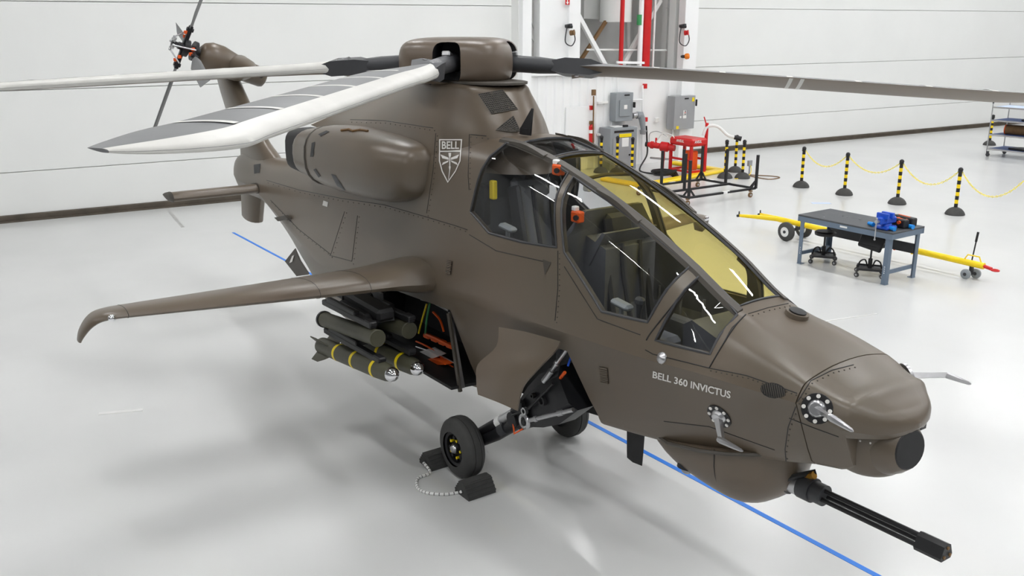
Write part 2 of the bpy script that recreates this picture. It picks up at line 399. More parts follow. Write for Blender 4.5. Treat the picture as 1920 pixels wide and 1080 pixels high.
def half(x, inset=0., floor_z=None):
    zb, wb, zc, wc, z1, w1, z2, w2, zr, wr, zt = [f(x) for f in _fn]
    if inset:
        wc -= inset; w1 -= inset; w2 -= inset; wr -= inset*.4; z2 -= inset*.5; zr -= inset; zt -= inset
        if floor_z is not None: wb = wb+(wc+inset-wb)*(floor_z-zb)/(zc-zb)-inset-.03; zb = floor_z; zc = max(zc, zb+.1)
        else: zb += inset; wb -= inset*.5
    P = [(0, zb), (wb*.5, zb), (wb*.88, zb+.008), (wb*.97, zb+.03), (wb+(wc-wb)*.04, zb+(zc-zb)*.08)]
    for t in (.3, .55, .78, .96): P.append((wb+(wc-wb)*t, zb+(zc-zb)*t))
    C = cat([(wc, zc), (w1, z1), (w2, z2), (wr, zr)], 6)
    P += [tuple(q) for q in C]
    P += [(wr*.7, zr+(zt-zr)*.55), (wr*.36, zr+(zt-zr)*.88), (0, zt)]
    return P
def ring(x, inset=0., floor_z=None):
    P = half(x, inset, floor_z)
    return [h(x, -a, z) for a, z in P]+[h(x, a, z) for a, z in reversed(P[1:-1])]
XN = -3.28
sx = sorted(set([XN]+[round(v, 3) for v in np.arange(-14.75, XN-.05, .15)]+[-14.78]))
FUS = MB(); FUS.loft([ring(x) for x in sx])
nx = [-3.272, -3.2, -3.1, -3.04, -3.0, -2.994, -2.97, -2.94, -2.91, -2.88, -2.855, -2.835, -2.815, -2.80, -2.788, -2.778, -2.77, -2.763, -2.76]
NOSE = MB(); NOSE.loft([ring(x) for x in nx])
# mast fairing, lofted upward
def plan(z, xf, xr, hw, n=28, nose=.8, tail=.12):
    out = []; L = xf-xr
    for k in range(n):
        a = 2*math.pi*k/n; c, s = math.cos(a), math.sin(a)
        t = .5+.5*np.sign(c)*abs(c)**.75                 # 1 at the front
        if t > .72: w = hw*math.sqrt(max(0, 1-((t-.72)/.28)**2.6))
        else: w = hw*(tail+(1-tail)*math.sin(min(1, t/.72)*math.pi/2)**1.15)
        if abs(s) < 1e-6 and t < .5: w = hw*tail
        out.append(h(xr+L*t, math.copysign(w, s) if abs(s) > 1e-6 else 0, z))
    return out
MAST = MB()
MAST.loft([plan(z, a, b, w) for z, a, b, w in cat([(2.9, -6.5, -11.6, .58), (3.05, -6.62, -11.0, .57), (3.17, -6.70, -10.5, .545), (3.3, -6.77, -10.0, .50), (3.45, -6.87, -9.5, .43), (3.55, -6.95, -9.2, .385), (3.63, -7.03, -9.0, .36), (3.66, -7.2, -8.7, .30)], 3)])
# engine cowlings
def cowl_sec(x, cy, cz, a, b, sg, n=24, e=2.6, slope=0.):
    out = []
    for k in range(n):
        t = 2*math.pi*k/n; c, s = math.cos(t), math.sin(t)
        yy = a*np.sign(c)*abs(c)**(2/e); zz = b*np.sign(s)*abs(s)**(2/e)
        out.append(h(x+slope*yy, sg*(-(cy+yy)), cz+zz))
    return out
COWL = {}
for sg in (1, -1):
    m = MB()
    T = [(-7.56, .48, 2.84, .10, .13), (-7.62, .52, 2.83, .24, .21), (-7.72, .54, 2.82, .31, .26), (-7.95, .55, 2.80, .37, .31), (-8.3, .56, 2.78, .40, .34), (-9.0, .56, 2.765, .40, .355),
         (-9.6, .55, 2.75, .375, .345), (-9.95, .52, 2.735, .35, .325), (-10.2, .51, 2.72, .33, .295), (-10.36, .505, 2.715, .32, .28), (-10.38, .505, 2.715, .30, .265)]
    m.loft([cowl_sec(*r, sg) for r in cat(T, 3)]); COWL[sg] = m
def bvh(mb): return BVHTree.FromPolygons([Vector(v) for v in mb.v], mb.f)
class Multi:
    def __init__(s, L): s.L = L
    def ray_cast(s, o, d):
        best = (None, None, None, 1e9)
        for t in s.L:
            r = t.ray_cast(o, d)
            if r[0] is not None and r[3] < best[3]: best = r
        return best
BF, BN, BM_, BC = bvh(FUS), bvh(NOSE), bvh(MAST), bvh(COWL[1])
SKIN = Multi([BF, BN, BM_, BC])
CV = Vector(CAM)
def hit(px, py, t=SKIN, lift=.003):
    d = Vector(ray(px, py)).normalized(); r = t.ray_cast(CV, d)
    if r[0] is None: return None
    n = r[1] if r[1].dot(d) < 0 else -r[1]
    return r[0]+n*lift
def hitn(px, py, t=SKIN):
    d = Vector(ray(px, py)).normalized(); r = t.ray_cast(CV, d); n = r[1] if r[1].dot(d) < 0 else -r[1]; return r[0], n
# ---- windows: outlines on the skin, cut through the hollow cockpit on both sides
WIN = {'rear': [(903, 318), (950, 268), (990, 278), (1030, 296), (1066, 324), (1044, 464), (979, 454), (917, 437), (882, 397)],
       'front': [(1075, 331), (1140, 376), (1215, 432), (1294, 499), (1214, 604), (1128, 584), (1058, 473)],
       'quarter': [(1312, 517), (1382, 590), (1331, 664), (1229, 638)]}
WXZ = {}
for k, P in WIN.items():
    Q = []
    for p in P:
        q = hit(*p, BF, 0)
        if q is None: q = Vector(hp(p[0], p[1], -.35))
        Q.append((q.x, q.z))
    WXZ[k] = Q
fus = FUS.build('fuselage', ['paint', 'interior', 'bay_black'], heli, 26)
def cutter(mb, slot):
    mb.m = [0]*len(mb.f); o = mb.build('cut', [slot], None, 0, off=Vector((0, 0, 0)))
    return o
c = MB(); c.loft([ring(x, .04, 1.42) for x in np.arange(-7.05, -3.85, .15)]); boolean(fus, cutter(c, 'interior'))
for k, Q in WXZ.items():
    c = MB(); c.prism([h(x, -1.2, z) for x, z in Q], (0, 2.4, 0)); boolean(fus, cutter(c, 'paint_dark'))
WSX0, WSX1, WSR = -6.5, -4.03, -6.05
def wsw(x): return _fn[9](x)-.045
def ws_poly(a, b, n=8):
    xs = np.linspace(a, b, n); return [(x, -wsw(x)) for x in xs]+[(x, wsw(x)) for x in xs[::-1]]
c = MB(); c.prism([h(x, y, 2.1) for x, y in ws_poly(WSX0, WSR-.02)], (0, 0, 2)); boolean(fus, cutter(c, 'paint_dark'))
c = MB(); c.prism([h(x, y, 2.1) for x, y in ws_poly(WSR+.02, WSX1)], (0, 0, 2)); boolean(fus, cutter(c, 'paint_dark'))
# weapon bay (starboard) and wheel bays
c = MB(); c.prism([h(-7.16, -1, 1.57), h(-9.35, -1, 1.45), h(-9.45, -1, .80), h(-7.02, -1, .82)], (0, 1.1, 0)); boolean(fus, cutter(c, 'bay_black'))
for sg in (1, -1):
    c = MB(); c.prism([h(-5.44, -sg*1, 1.66), h(-6.35, -sg*1, 1.56), h(-6.72, -sg*1, 1.0), h(-6.6, -sg*1, .6), h(-5.32, -sg*1, .6), h(-5.30, -sg*1, 1.1)], (0, sg*.85, 0)); boolean(fus, cutter(c, 'bay_black'))
me = fus.data
me.polygons.foreach_set('use_smooth', [True]*len(me.polygons)); me.set_sharp_from_angle(angle=math.radians(26))
NOSE.build('nose_cone', 'paint', heli, 32)
mast = MAST.build('mast_fairing', 'paint', heli, 40)
# ---- panes laid into the openings
def surf_y(x, z):
    P = half(x)[9:28]; return float(np.interp(z, [q[1] for q in P], [q[0] for q in P]))
def surf_z(x, dy):
    P = half(x)[-9:][::-1]; return float(np.interp(abs(dy), [q[0] for q in P], [q[1] for q in P]))
def pane(name, poly2, axis, tm, parent, side=-1, step=.05, seal=True):
    bm = bmesh.new()
    if axis == 'y': vs = [bm.verts.new((p[0], YC+side*1.5, p[1])) for p in poly2]
    else: vs = [bm.verts.new((p[0], YC+p[1], 4.)) for p in poly2]
    bm.faces.new(vs)
    ax = ((1, 0, 0), (0, 0, 1)) if axis == 'y' else ((1, 0, 0), (0, 1, 0))
    for a in ax:
        vals = [Vector(v.co).dot(Vector(a)) for v in bm.verts]; t = math.ceil(min(vals)/step)*step
        while t < max(vals):
            bmesh.ops.bisect_plane(bm, geom=bm.verts[:]+bm.edges[:]+bm.faces[:], plane_co=Vector(a)*t, plane_no=a); t += step
    bmesh.ops.triangulate(bm, faces=bm.faces[:])
    d = Vector((0, -side, 0)) if axis == 'y' else Vector((0, 0, -1))
    for v in bm.verts:
        if axis == 'y': v.co = Vector((v.co.x, YC+side*(surf_y(v.co.x, v.co.z)-.012), v.co.z))
        else: v.co = Vector((v.co.x, v.co.y, surf_z(v.co.x, v.co.y-YC)-.012))
    bm.verts.index_update()
    mb = MB(); mb.add([v.co.copy() for v in bm.verts], [tuple(v.index for v in f.verts) for f in bm.faces])
    edge = [e for e in bm.edges if e.is_boundary]; bm.free()
    o = mb.build(name, tm, parent, 60)
    if seal:
        pts = []
        n = len(poly2)
        for i in range(n):
            a, b = np.array(poly2[i]), np.array(poly2[(i+1) % n]); m = max(2, int(np.linalg.norm(b-a)/.08))
            for k in range(m):
                q = a+(b-a)*k/m
                if axis == 'y': r = BF.ray_cast(Vector((q[0], YC+side*1.5, q[1])), d)
                else: r = BF.ray_cast(Vector((q[0], YC+q[1], 4.)), d)
                if r[0] is not None: pts.append(r[0])
        s = MB(); s.tube(pts, .011, 5, True); s.build('window_seal', 'charcoal', o)
    return o
for k, Q in WXZ.items():
    for sg in (-1, 1): pane('side_window', Q, 'y', 'glass_side', heli, sg)
pane('windshield', ws_poly(WSR+.02, WSX1), 'z', 'glass_amber', heli)
pane('roof_window', ws_poly(WSX0, WSR-.02), 'z', 'glass_clear', heli)
# canopy rails, proud strips along both roof edges
for sg in (-1, 1):
    s = MB(); secs = []
    for x in np.arange(-6.75, -3.95, .12):
        wr, zr = _fn[9](x), _fn[8](x)
        secs.append([h(x, sg*(wr-.035), zr+.010), h(x, sg*(wr-.035), zr+.024), h(x, sg*(wr+.012), zr+.008), h(x, sg*(wr+.028), zr-.028), h(x, sg*(wr+.015), zr-.03)])
    s.loft(secs); r = s.build('canopy_rail', 'paint_dark', heli)
    for xh in (-6.35, -5.2):
        b = MB(); b.loft([[h(x, sg*(_fn[9](x)-.01), _fn[8](x)+.01), h(x, sg*(_fn[9](x)-.01), _fn[8](x)+.02+t), h(x, sg*(_fn[9](x)+.03), _fn[8](x)+.01+t), h(x, sg*(_fn[9](x)+.03), _fn[8](x)-.01)] for x, t in zip(np.arange(xh-.24, xh+.25, .08), (.0, .008, .018, .02, .016, .008, 0))])
        b.build('hinge_cover', 'paint_dark', r)
# bows of the canopy: raised straps on the skin
def strap(px, w, name, m='paint_dark', r=None, t=BF):
    P = [hit(*p, t, .002) for p in cat(px, 5)]; P = [p for p in P if p is not None]; s = MB(); s.tube(P, r or w/2, 6)
    return s.build(name, m, heli)
for nm, L in (('canopy_bow', [(1322, 512), (1300, 528), (1262, 572), (1222, 622), (1212, 638)]), ('canopy_bow', [(1398, 590), (1378, 612), (1352, 652), (1330, 690)]),):
    strap(L, .02, nm, 'black', .005)
# ---- panel lines and rivet rows (thin inlaid seams)
SEAMS = [[(1600, 684), (1560, 694), (1520, 714), (1496, 752), (1478, 800), (1472, 842), (1474, 868)],
         [(1478, 569), (1440, 577), (1398, 590)], [(1398, 590), (1372, 615), (1347, 660), (1330, 690), (1224, 664), (1208, 655)],
         [(1330, 690), (1400, 704), (1508, 742)], [(800, 400), (812, 320), (818, 240)], [(812, 240), (720, 226), (648, 224)], [(620, 478), (650, 385)], [(660, 490), (672, 392)],
         [(500, 338), (560, 356), (640, 372), (720, 384), (790, 404), (850, 422), (880, 432)], [(912, 255), (880, 252), (878, 330), (880, 360)],
         [(620, 477), (560, 430), (500, 368)], [(1046, 470), (1046, 540), (1040, 610)], [(660, 490), (612, 477)], [(880, 440), (930, 470), (1040, 495)], [(1058, 500), (1120, 598), (1212, 632)],
         [(1480, 784), (1520, 800), (1580, 822)], [(1245, 790), (1330, 800), (1470, 850)]]
for L in SEAMS:
    P = []
    for i in range(len(L)-1):
        for k in range(8):
            P.append(hit(L[i][0]+(L[i+1][0]-L[i][0])*k/8, L[i][1]+(L[i+1][1]-L[i][1])*k/8, SKIN, .0005))
    P = [p for p in P if p is not None]
    Q = [P[0]]
    for p in P[1:]:
        if (p-Q[-1]).length < .35: Q.append(p)
    if len(Q) > 2:
        s = MB(); s.tube(Q, .0035, 5); s.build('panel_seam', 'black', heli)
rv = MB()
for L in SEAMS[:2]+SEAMS[3:12]:
    for i in range(len(L)-1):
        n = max(2, int(math.dist(L[i], L[i+1])/9))
        for k in range(n):
            p = hit(L[i][0]+(L[i+1][0]-L[i][0])*k/n+3, L[i][1]+(L[i+1][1]-L[i][1])*k/n+5, SKIN, .0)
            if p is not None: rv.ball(p, .006, 6)
o = rv.build('rivet_row', 'paint_dark', heli); o['kind'] = 'stuff'
# ---- flat fittings on the skin
def patch(name, poly, m, t=SKIN, lift=.004, parent=heli, n=4):
    """a thin plate following the skin; outline given as seen in the photograph"""
    c = np.mean(poly, 0); mb = MB(); L = []
    m_ = len(poly)
    for s in range(n+1):
        ringp = []
        for i in range(m_):
            for k in range(3):
                q = np.array(poly[i])+(np.array(poly[(i+1) % m_])-np.array(poly[i]))*k/3
                q = c+(q-c)*max(s/n, .02); p = hit(q[0], q[1], t, lift)
                ringp.append(p if p is not None else Vector(hp(q[0], q[1], -.5)))
        L.append(ringp)
    N = len(L[0]); vs = [p for r in L for p in r]; fs = [tuple(range(N))]
    for s in range(n):
        for k in range(N): fs.append((s*N+k, s*N+(k+1) % N, (s+1)*N+(k+1) % N, (s+1)*N+k))
    mb.add(vs, fs); return mb.build(name, m, parent, 60)
def ell(cx, cy, a, b, rot=0, n=14):
    r = math.radians(rot); return [(cx+a*math.cos(t)*math.cos(r)-b*math.sin(t)*math.sin(r), cy+a*math.cos(t)*math.sin(r)+b*math.sin(t)*math.cos(r)) for t in np.linspace(0, 2*math.pi, n, endpoint=False)]
def louvre(poly, n, name='vent'):
    o = patch(name, poly, 'black'); a, b, c_, d = [np.array(p, float) for p in poly]
    for k in range(n):
        t0 = (k+.5)/n; p, q = a+(d-a)*t0, b+(c_-b)*t0; P = [hit(*(p+(q-p)*u), SKIN, .008) for u in (.05, .5, .95)]
        s = MB(); s.tube(P, .0065, 5); s.build('slat', 'paint', o)
louvre([(1124, 687), (1140, 690), (1142, 720), (1127, 717)], 9)
louvre([(839, 488), (849, 490), (846, 515), (836, 512)], 8)
def grille(name, poly, t, nx=9, ny=9, m='paint_dark'):
    o = patch(name, poly, 'bay_black', t, .003); g = MB(); a, b, c_, d = [np.array(p, float) for p in poly]
    for i in range(nx+1):
        u = i/nx; P = [hit(*(a+(b-a)*u+((d-a)+((c_-b)-(d-a))*u)*v), t, .007) for v in np.linspace(0, 1, 7)]; P = [p for p in P if p]
        if len(P) > 1: g.tube(P, .004, 4)
    for i in range(ny+1):
        v = i/ny; P = [hit(*(a+(d-a)*v+((b-a)+((c_-d)-(b-a))*v)*u), t, .007) for u in np.linspace(0, 1, 7)]; P = [p for p in P if p]
        if len(P) > 1: g.tube(P, .004, 4)
    g.build('mesh', m, o)
grille('intake_grille', [(897, 177), (942, 169), (970, 205), (922, 214)], SKIN, 14, 11)
grille('intake_grille', [(930, 244), (962, 218), (975, 246), (958, 248)], SKIN, 8, 8)
patch('oval_grille', ell(1450, 732, 24, 14, 10), 'bay_black')
g = MB()
for i in range(-5, 6):
    P = [hit(1450+i*4.2+dy_*.2, 732+dy_+i*.7, SKIN, .004) for dy_ in np.linspace(-1, 1, 5)*13.*math.sqrt(max(0, 1-(i/5.6)**2))]; g.tube(P, .004, 4)
g.build('grille_mesh', 'paint_dark', heli)
s = MB(); p, n = hitn(1493, 592); s.cyl(p-n*.02, p+n*.03, .085, .08, 20); o = s.build('beacon_base', 'paint', heli)
s = MB(); s.lathe(p+n*.028, p+n*.045, [(0, .06), (.7, .06), (1, .03)], 18); s.build('beacon_cap', 'black', o)
s = MB(); p, n = hitn(1241, 671); s.lathe(p-n*.005, p+n*.03, [(0, .045), (.4, .04), (.8, .02), (1, .008)], 14); s.build('port_cap', 'steel', heli)
patch('step_cover', [(1018, 486), (1034, 492), (1022, 516)], 'paint_dark')
patch('marking', [(1524-0, 0+0), ] if False else [(607, 376), (616, 379), (614, 388), (605, 385)], 'decal_white')
patch('access_hatch', [(476, 309), (489, 307), (487, 324), (477, 326)], 'black')
patch('formation_strip', [(621, 326), (630, 329), (648, 357), (637, 358)], 'charcoal', n=2)
for q in ([(585, 268), (591, 266), (588, 294), (582, 294)], [(588, 318), (592, 316), (602, 330), (598, 333)], [(597, 252), (612, 245), (618, 247), (602, 256)]): patch('cooling_slot', q, 'black', n=2)
# ---- lettering and crest
def qhit(u, v, A, B, C, D): p = np.array(A)*(1-u)*(1-v)+np.array(B)*u*(1-v)+np.array(C)*u*v+np.array(D)*(1-u)*v; return p
def text_skin(body, A, B, C, D, m='decal_white', lift=.004, name='lettering'):
    """lettering laid on the skin inside the quad A(bottom left) B(bottom right) C D, photograph coordinates"""
    vs, fs = text_mesh(body); x0 = min(v.x for v in vs); x1 = max(v.x for v in vs); y0 = min(v.y for v in vs); y1 = max(v.y for v in vs)
    out = [hit(*qhit((v.x-x0)/(x1-x0), (v.y-y0)/(y1-y0), A, B, C, D), SKIN, lift) for v in vs]
    mb = MB(); mb.add(out, fs); return mb.build(name, m, heli, 0, fixn=False)
def fatten(o, t=.003): pass
for ox, oy in ((0, 0),):
    text_skin('BELL 360 INVICTUS', (1224+ox, 708+oy), (1370+ox, 747+oy), (1371+ox, 733+oy), (1225+ox, 695+oy), lift=.004+ox*.0004)
def line(pts, m, r, name):
    s = MB(); P = [hit(*p, SKIN, .002) for p in pts]; s.tube([p for p in P if p], r, 4); return s.build(name, m, heli)
def dense(P, n=5, closed=True):
    out = []
    for i in range(len(P) if closed else len(P)-1):
        for k in range(n): out.append(tuple(np.array(P[i])+(np.array(P[(i+1) % len(P)])-np.array(P[i]))*k/n))
    return out
def band(outer, inner, name):
    mb = MB(); A = [hit(*p, SKIN, .004) for p in outer]; B = [hit(*p, SKIN, .004) for p in inner]; n = len(A)
    mb.add(A+B, [(k, (k+1) % n, n+(k+1) % n, n+k) for k in range(n)]); return mb.build(name, 'decal_white', heli, 0)
sh = dense([(824, 261), (867, 261), (864, 302), (855, 322), (840, 343), (829, 322), (823.5, 302)])
sc = np.mean([(824, 261), (867, 261), (864, 302), (823.5, 302)], 0)+np.array([0, 12])
band(sh, [tuple(sc+(np.array(p)-sc)*np.array([.90, .935])) for p in sh], 'crest_border')
text_skin('BELL', (829, 279.5), (861, 279.5), (861.5, 265), (829, 265), name='crest_lettering')
patch('crest_bar', [(826, 282.5), (864.5, 282.5), (864.3, 285), (826, 285)], 'decal_white', n=2)
for q in ([(826.5, 290), (842, 296), (842, 300), (830, 297)], [(861.5, 290), (846, 296), (846, 300), (858, 297)], [(842, 300.5), (841, 304), (829, 310), (831, 305)], [(846, 300.5), (847, 304), (859, 310), (857, 305)],
          [(841.5, 287), (846.5, 287), (846, 294), (842, 294)], [(843, 294), (845, 294), (845, 312), (843, 312)], [(842, 312), (846, 312), (845, 318), (843, 318)], [(843.2, 318), (844.8, 318), (842, 337), (841, 337)]):
    patch('crest_emblem', q, 'decal_white', n=1)
# ---- engine cowlings
for sg in (1, -1):
    o = COWL[sg].build('engine_cowling', 'paint', heli, 40)
    s = MB(); s.loft([cowl_sec(x, .50, 2.71, a, b, sg, slope=.3, e=3.5) for x, a, b in ((-10.3, .28, .25), (-10.42, .295, .265), (-10.80, .27, .25), (-10.78, .245, .22), (-10.45, .22, .19))]); s.build('exhaust', 'bay_black', o)
    s = MB(); s.loft([cowl_sec(x, c__, 2.735, a, b, sg) for x, c__, a, b in ((-9.80, .535, .362, .335), (-9.82, .535, .374, .345), (-9.85, .533, .370, .341), (-9.87, .53, .355, .33))]); s.build('clamp_band', 'paint_dark', o)
# small strap and wiring along the cowling top
s = MB(); s.tube([hit(x, y_, SKIN, .01) for x, y_ in ((640, 246), (655, 244), (662, 247), (676, 245), (690, 247))], .012, 5); s.build('cable', 'brown', heli)
# ---- stub wings
def foil(le, c, t, roll=0., n=9, sg=-1):
    up = []; lo = []
    for k in range(n):
        u = (1-math.cos(math.pi*k/(n-1)))/2; yt = t*(2.969*math.sqrt(u)-1.26*u-3.516*u*u+2.843*u**3-1.015*u**4)*.5*2
        up.append((u, yt)); lo.append((u, -yt*.75))
    pts = up+lo[-2:0:-1]; out = []
    for u, q in pts: out.append((le[0]-u*c, le[1]+sg*math.sin(roll)*q, le[2]+math.cos(roll)*q))
    return out
WSEC = [(-.45, -7.33, 1.80, 1.05, .19, 0), (-.66, -7.33, 1.80, 1.02, .185, 0), (-.82, -7.36, 1.80, .98, .165, 0), (-.95, -7.42, 1.80, .90, .125, 0), (-1.1, -7.46, 1.80, .84, .1, 0), (-1.5, -7.51, 1.81, .76, .088, 0),
        (-2.4, -7.64, 1.83, .58, .064, 0), (-3.3, -7.76, 1.855, .40, .043, 0), (-3.48, -7.79, 1.855, .36, .038, .1), (-3.58, -7.84, 1.83, .33, .033, .5), (-3.65, -7.90, 1.77, .28, .028, .95), (-3.70, -7.98, 1.68, .22, .022, 1.2), (-3.72, -8.05, 1.61, .15, .014, 1.3)]
for sg in (1, -1):
    s = MB(); s.loft([foil(h(a[1], sg*a[0], a[2]), a[3], a[4], a[5], sg=-sg) for a in cat(WSEC, 3)]); w = s.build('stub_wing', 'paint', heli, 50)
    s = MB(); s.ball(h(-7.80, sg*-3.5, 1.855), .032, 12); s.build('wing_light', 'chrome', w)
    for k in ((-1.3), (-1.75), (-3.36)):
        s = MB(); yy = k
        r = [a for a in cat(WSEC, 12)]; a = min(r, key=lambda q: abs(q[0]-yy)); P = foil(h(a[1]+.001, sg*a[0], a[2]), a[3]+.002, a[4]*1.01+.0008, 0); s.tube(P, .0025, 4, True); s.build('wing_seam', 'black', w)
# ---- tail
s = MB(); st = []
for dy in np.linspace(-1.52, 1.52, 9): st.append(foil(h(-13.08, dy, 1.83), .42, .075))
s.loft(st); sb = s.build('stabilizer', 'paint', heli, 50)
for sg in (1, -1):
    s = MB(); s.loft([foil(h(-13.06-.1*k, sg*(1.52+.03*k), 1.83), .46-.08*k, .085-.02*k) for k in (0, .5, 1)]); s.build('tip_cap', 'paint_dark', sb, 50)
    s = MB(); s.loft([foil(h(-13.06, sg*y_, 1.83), .47, .088) for y_ in (.18, .30)]); s.build('root_collar', 'paint_dark', sb, 50)
def finsec(x0, x1, z, t, n=9, cy=0.):
    P = foil((x0, 0, 0), x0-x1, t, 0); return [(p[0], YC+cy+p[2]*(1 if True else 0), z+(p[0]-x0)*0) for p in [(q[0], 0, q[2]*1.15) for q in P]]
s = MB(); s.loft([finsec(a, b, z, t) for z, a, b, t in cat([(1.9, -12.55, -14.72, .17), (2.15, -12.85, -14.65, .16), (2.3, -13.15, -14.66, .15), (2.5, -13.55, -14.9, .14), (3.0, -14.22, -15.3, .13), (3.4, -14.68, -15.52, .12), (3.56, -14.75, -15.4, .09)], 4)]); s.build('tail_fin', 'paint', heli, 50)
s = MB(); s.loft([finsec(a, b, z, t) for z, a, b, t in ((1.75, -13.75, -14.75, .13), (1.45, -13.9, -14.78, .12), (1.14, -14.02, -14.82, .11))]); s.build('ventral_fin', 'paint', heli, 50)
TA = Vector((0, -.925, .38)); TC = Vector(h(-14.5, -.04, 3.54))
s = MB(); s.lathe(TC-TA*.52, TC+TA*.55, [(0, .10), (.02, .14), (.06, .155), (.35, .165), (.5, .2), (.7, .24), (.86, .23), (.96, .18), (1, .12)], 24); pod = s.build('tail_gearbox_pod', 'paint', heli, 45)
s = MB(); s.loft([cowl_sec(x, .0, z_, a, b, 1) for x, z_, a, b in ((-13.7, 3.50, .05, .05), (-14.0, 3.52, .14, .13), (-14.42, 3.52, .2, .2), (-14.9, 3.50, .16, .16), (-15.25, 3.46, .05, .06))]); s.build('pod_fairing', 'paint', pod, 45)
s = MB(); p = TC-TA*.40+Vector((.155, 0, 0)); s.cyl(p-Vector((.03, 0, 0)), p+Vector((.012, 0, 0)), .03, n=10); s.build('vent_hole', 'black', pod)
TH = TC+TA*.78
E1 = Vector((1, 0, 0)); E2 = Vector((0, .38, .925))
s = MB(); s.cyl(TC+TA*.5, TH+TA*.10, .055, n=14); s.cyl(TH-TA*.05, TH+TA*.03, .13, n=16); s.cyl(TH+TA*.08, TH+TA*.2, .04, n=12); s.cyl(TH-TA*.17, TH-TA*.12, .15, n=16); trh = s.build('tail_rotor_hub', 'black_metal', heli)
for i, (ang, L) in enumerate(((14, 1.32), (190, 1.32), (110, 1.28), (286, 1.1))):
    a = math.radians(ang); u = E2*math.cos(a)+E1*math.sin(a); v = TA.cross(u); o_ = TH+TA*(.02 if i < 2 else -.10)
    pt = math.radians((-28, 30, -28, -28)[i]); vv = v*math.cos(pt)+TA*math.sin(pt); nn = u.cross(vv)
    s = MB(); secs = []
    for r, c_, th in ((.30, .07, .05), (.40, .12, .035), (.55, .19, .026), (L-.03, .19, .02), (L, .18, .004)):
        secs.append([tuple(o_+u*r+vv*(c_*(.3-q[0]))+nn*(q[1]*th)) for q in ((0, 0), (.06, .4), (.25, .5), (.6, .3), (1, 0), (.6, -.3), (.25, -.5), (.06, -.4))])
    s.loft(secs); b = s.build('tail_rotor_blade', 'blade_grey', heli, 40)
    s = MB(); s.bar(o_+u*.05, o_+u*.34, .075, .06, up=tuple(TA), bev=.01); s.cyl(o_+u*.28-TA*.05, o_+u*.28+TA*.05, .03, n=8); s.build('blade_cuff', 'black_metal', b)
    s = MB(); s.box(o_+u*.22+TA*.045, (.05, .05, .05), bev=.008); s.box(o_+u*.15+v*.06+TA*.02, (.035, .05, .05), bev=.006); s.build('damper', 'orange', b)
    s = MB(); s.cyl(TH+TA*.19+u*.10, o_+u*.24+v*.09, .011, n=8); s.ball(TH+TA*.19+u*.10, .022, 8); s.build('pitch_link', 'steel', b)
s = MB()
for i in range(4):
    a = math.radians(45+90*i); u = E2*math.cos(a)+E1*math.sin(a); s.bar(TH+TA*.18, TH+TA*.18+u*.11, .03, .03, up=tuple(TA))
s.build('pitch_spider', 'steel', trh)
# ---- main rotor
HC = Vector(h(-7.93, 0, 3.845))
def hub_ring(z, r, e=3.4, n=48):
    out = []
    for k in range(n):
        t = 2*math.pi*k/n+math.pi/4; c, s_ = math.cos(t), math.sin(t); rr = r/((abs(c)**e+abs(s_)**e)**(1/e))
        a = t-math.pi/4+math.pi/4
        x, y_ = rr*c, rr*s_; q = math.pi/4
        out.append((HC.x+x*math.cos(q)-y_*math.sin(q), HC.y+x*math.sin(q)+y_*math.cos(q), HC.z+z))
    return out
s = MB(); s.loft([hub_ring(z, r) for z, r in cat([(-.215, .36), (-.20, .47), (-.15, .535), (-.05, .555), (.07, .55), (.145, .52), (.19, .45), (.212, .32), (.218, .1)], 3)])
hub = s.build('rotor_hub_fairing', ['paint_hub', 'bay_black'], heli, 40)
for i in range(4):
    a = math.radians(-45+90*i); u = Vector((math.cos(a), math.sin(a), 0)); v = Vector((-u.y, u.x, 0)); P = []
    for k in range(24):
        t = 2*math.pi*k/24; c, s_ = math.cos(t), math.sin(t); e = 4.
        P.append(HC+u*.20+v*(.135*np.sign(c)*abs(c)**(2/e))+Vector((0, 0, -.005+.185*np.sign(s_)*abs(s_)**(2/e))))
    c = MB(); c.prism([tuple(p) for p in P], tuple(u*.6)); boolean(hub, cutter(c, 'bay_black'))
    s = MB(); rim = [tuple(p+u*.35) for p in P]; 
me = hub.data; me.polygons.foreach_set('use_smooth', [True]*len(me.polygons)); me.set_sharp_from_angle(angle=math.radians(40))
s = MB(); s.cyl(HC-Vector((0, 0, .24)), HC-Vector((0, 0, .10)), .34, .30, 24); s.build('swashplate_ring', 'black', heli)
s = MB(); P = plan(3.65, -6.97, -8.9, .32); s.prism(P, (0, 0, .02)); s.build('mast_plate', 'paint_dark', heli)
TW = math.radians(17)
def blade_frame(ang, droop, TW):
    a = math.radians(ang); u = Vector((math.cos(a), math.sin(a), -droop)).normalized(); p = Vector((-math.sin(a), math.cos(a), 0)); z = u.cross(p)
    lead = p*math.cos(TW)-z*math.sin(TW); nrm = z*math.cos(TW)+p*math.sin(TW); return u, lead, nrm
BL = [(1.12, .20, .10, .05), (1.25, .26, .075, .04), (1.45, .36, .06, .03), (1.8, .44, .055, .02), (2.2, .46, .052, 0), (4.0, .46, .05, 0), (4.75, .46, .046, 0), (4.95, .475, .045, .005), (5.08, .47, .043, -.01), (5.25, .40, .036, -.06), (5.42, .29, .027, -.125), (5.55, .18, .017, -.19), (5.62, .10, .008, -.235)]
def airfoil(n=10):
    up = []
    for k in range(n):
        u = (1-math.cos(math.pi*k/(n-1)))/2; up.append((u, (2.969*math.sqrt(u)-1.26*u-3.516*u*u+2.843*u**3-1.015*u**4)))
    return up
AF = airfoil()
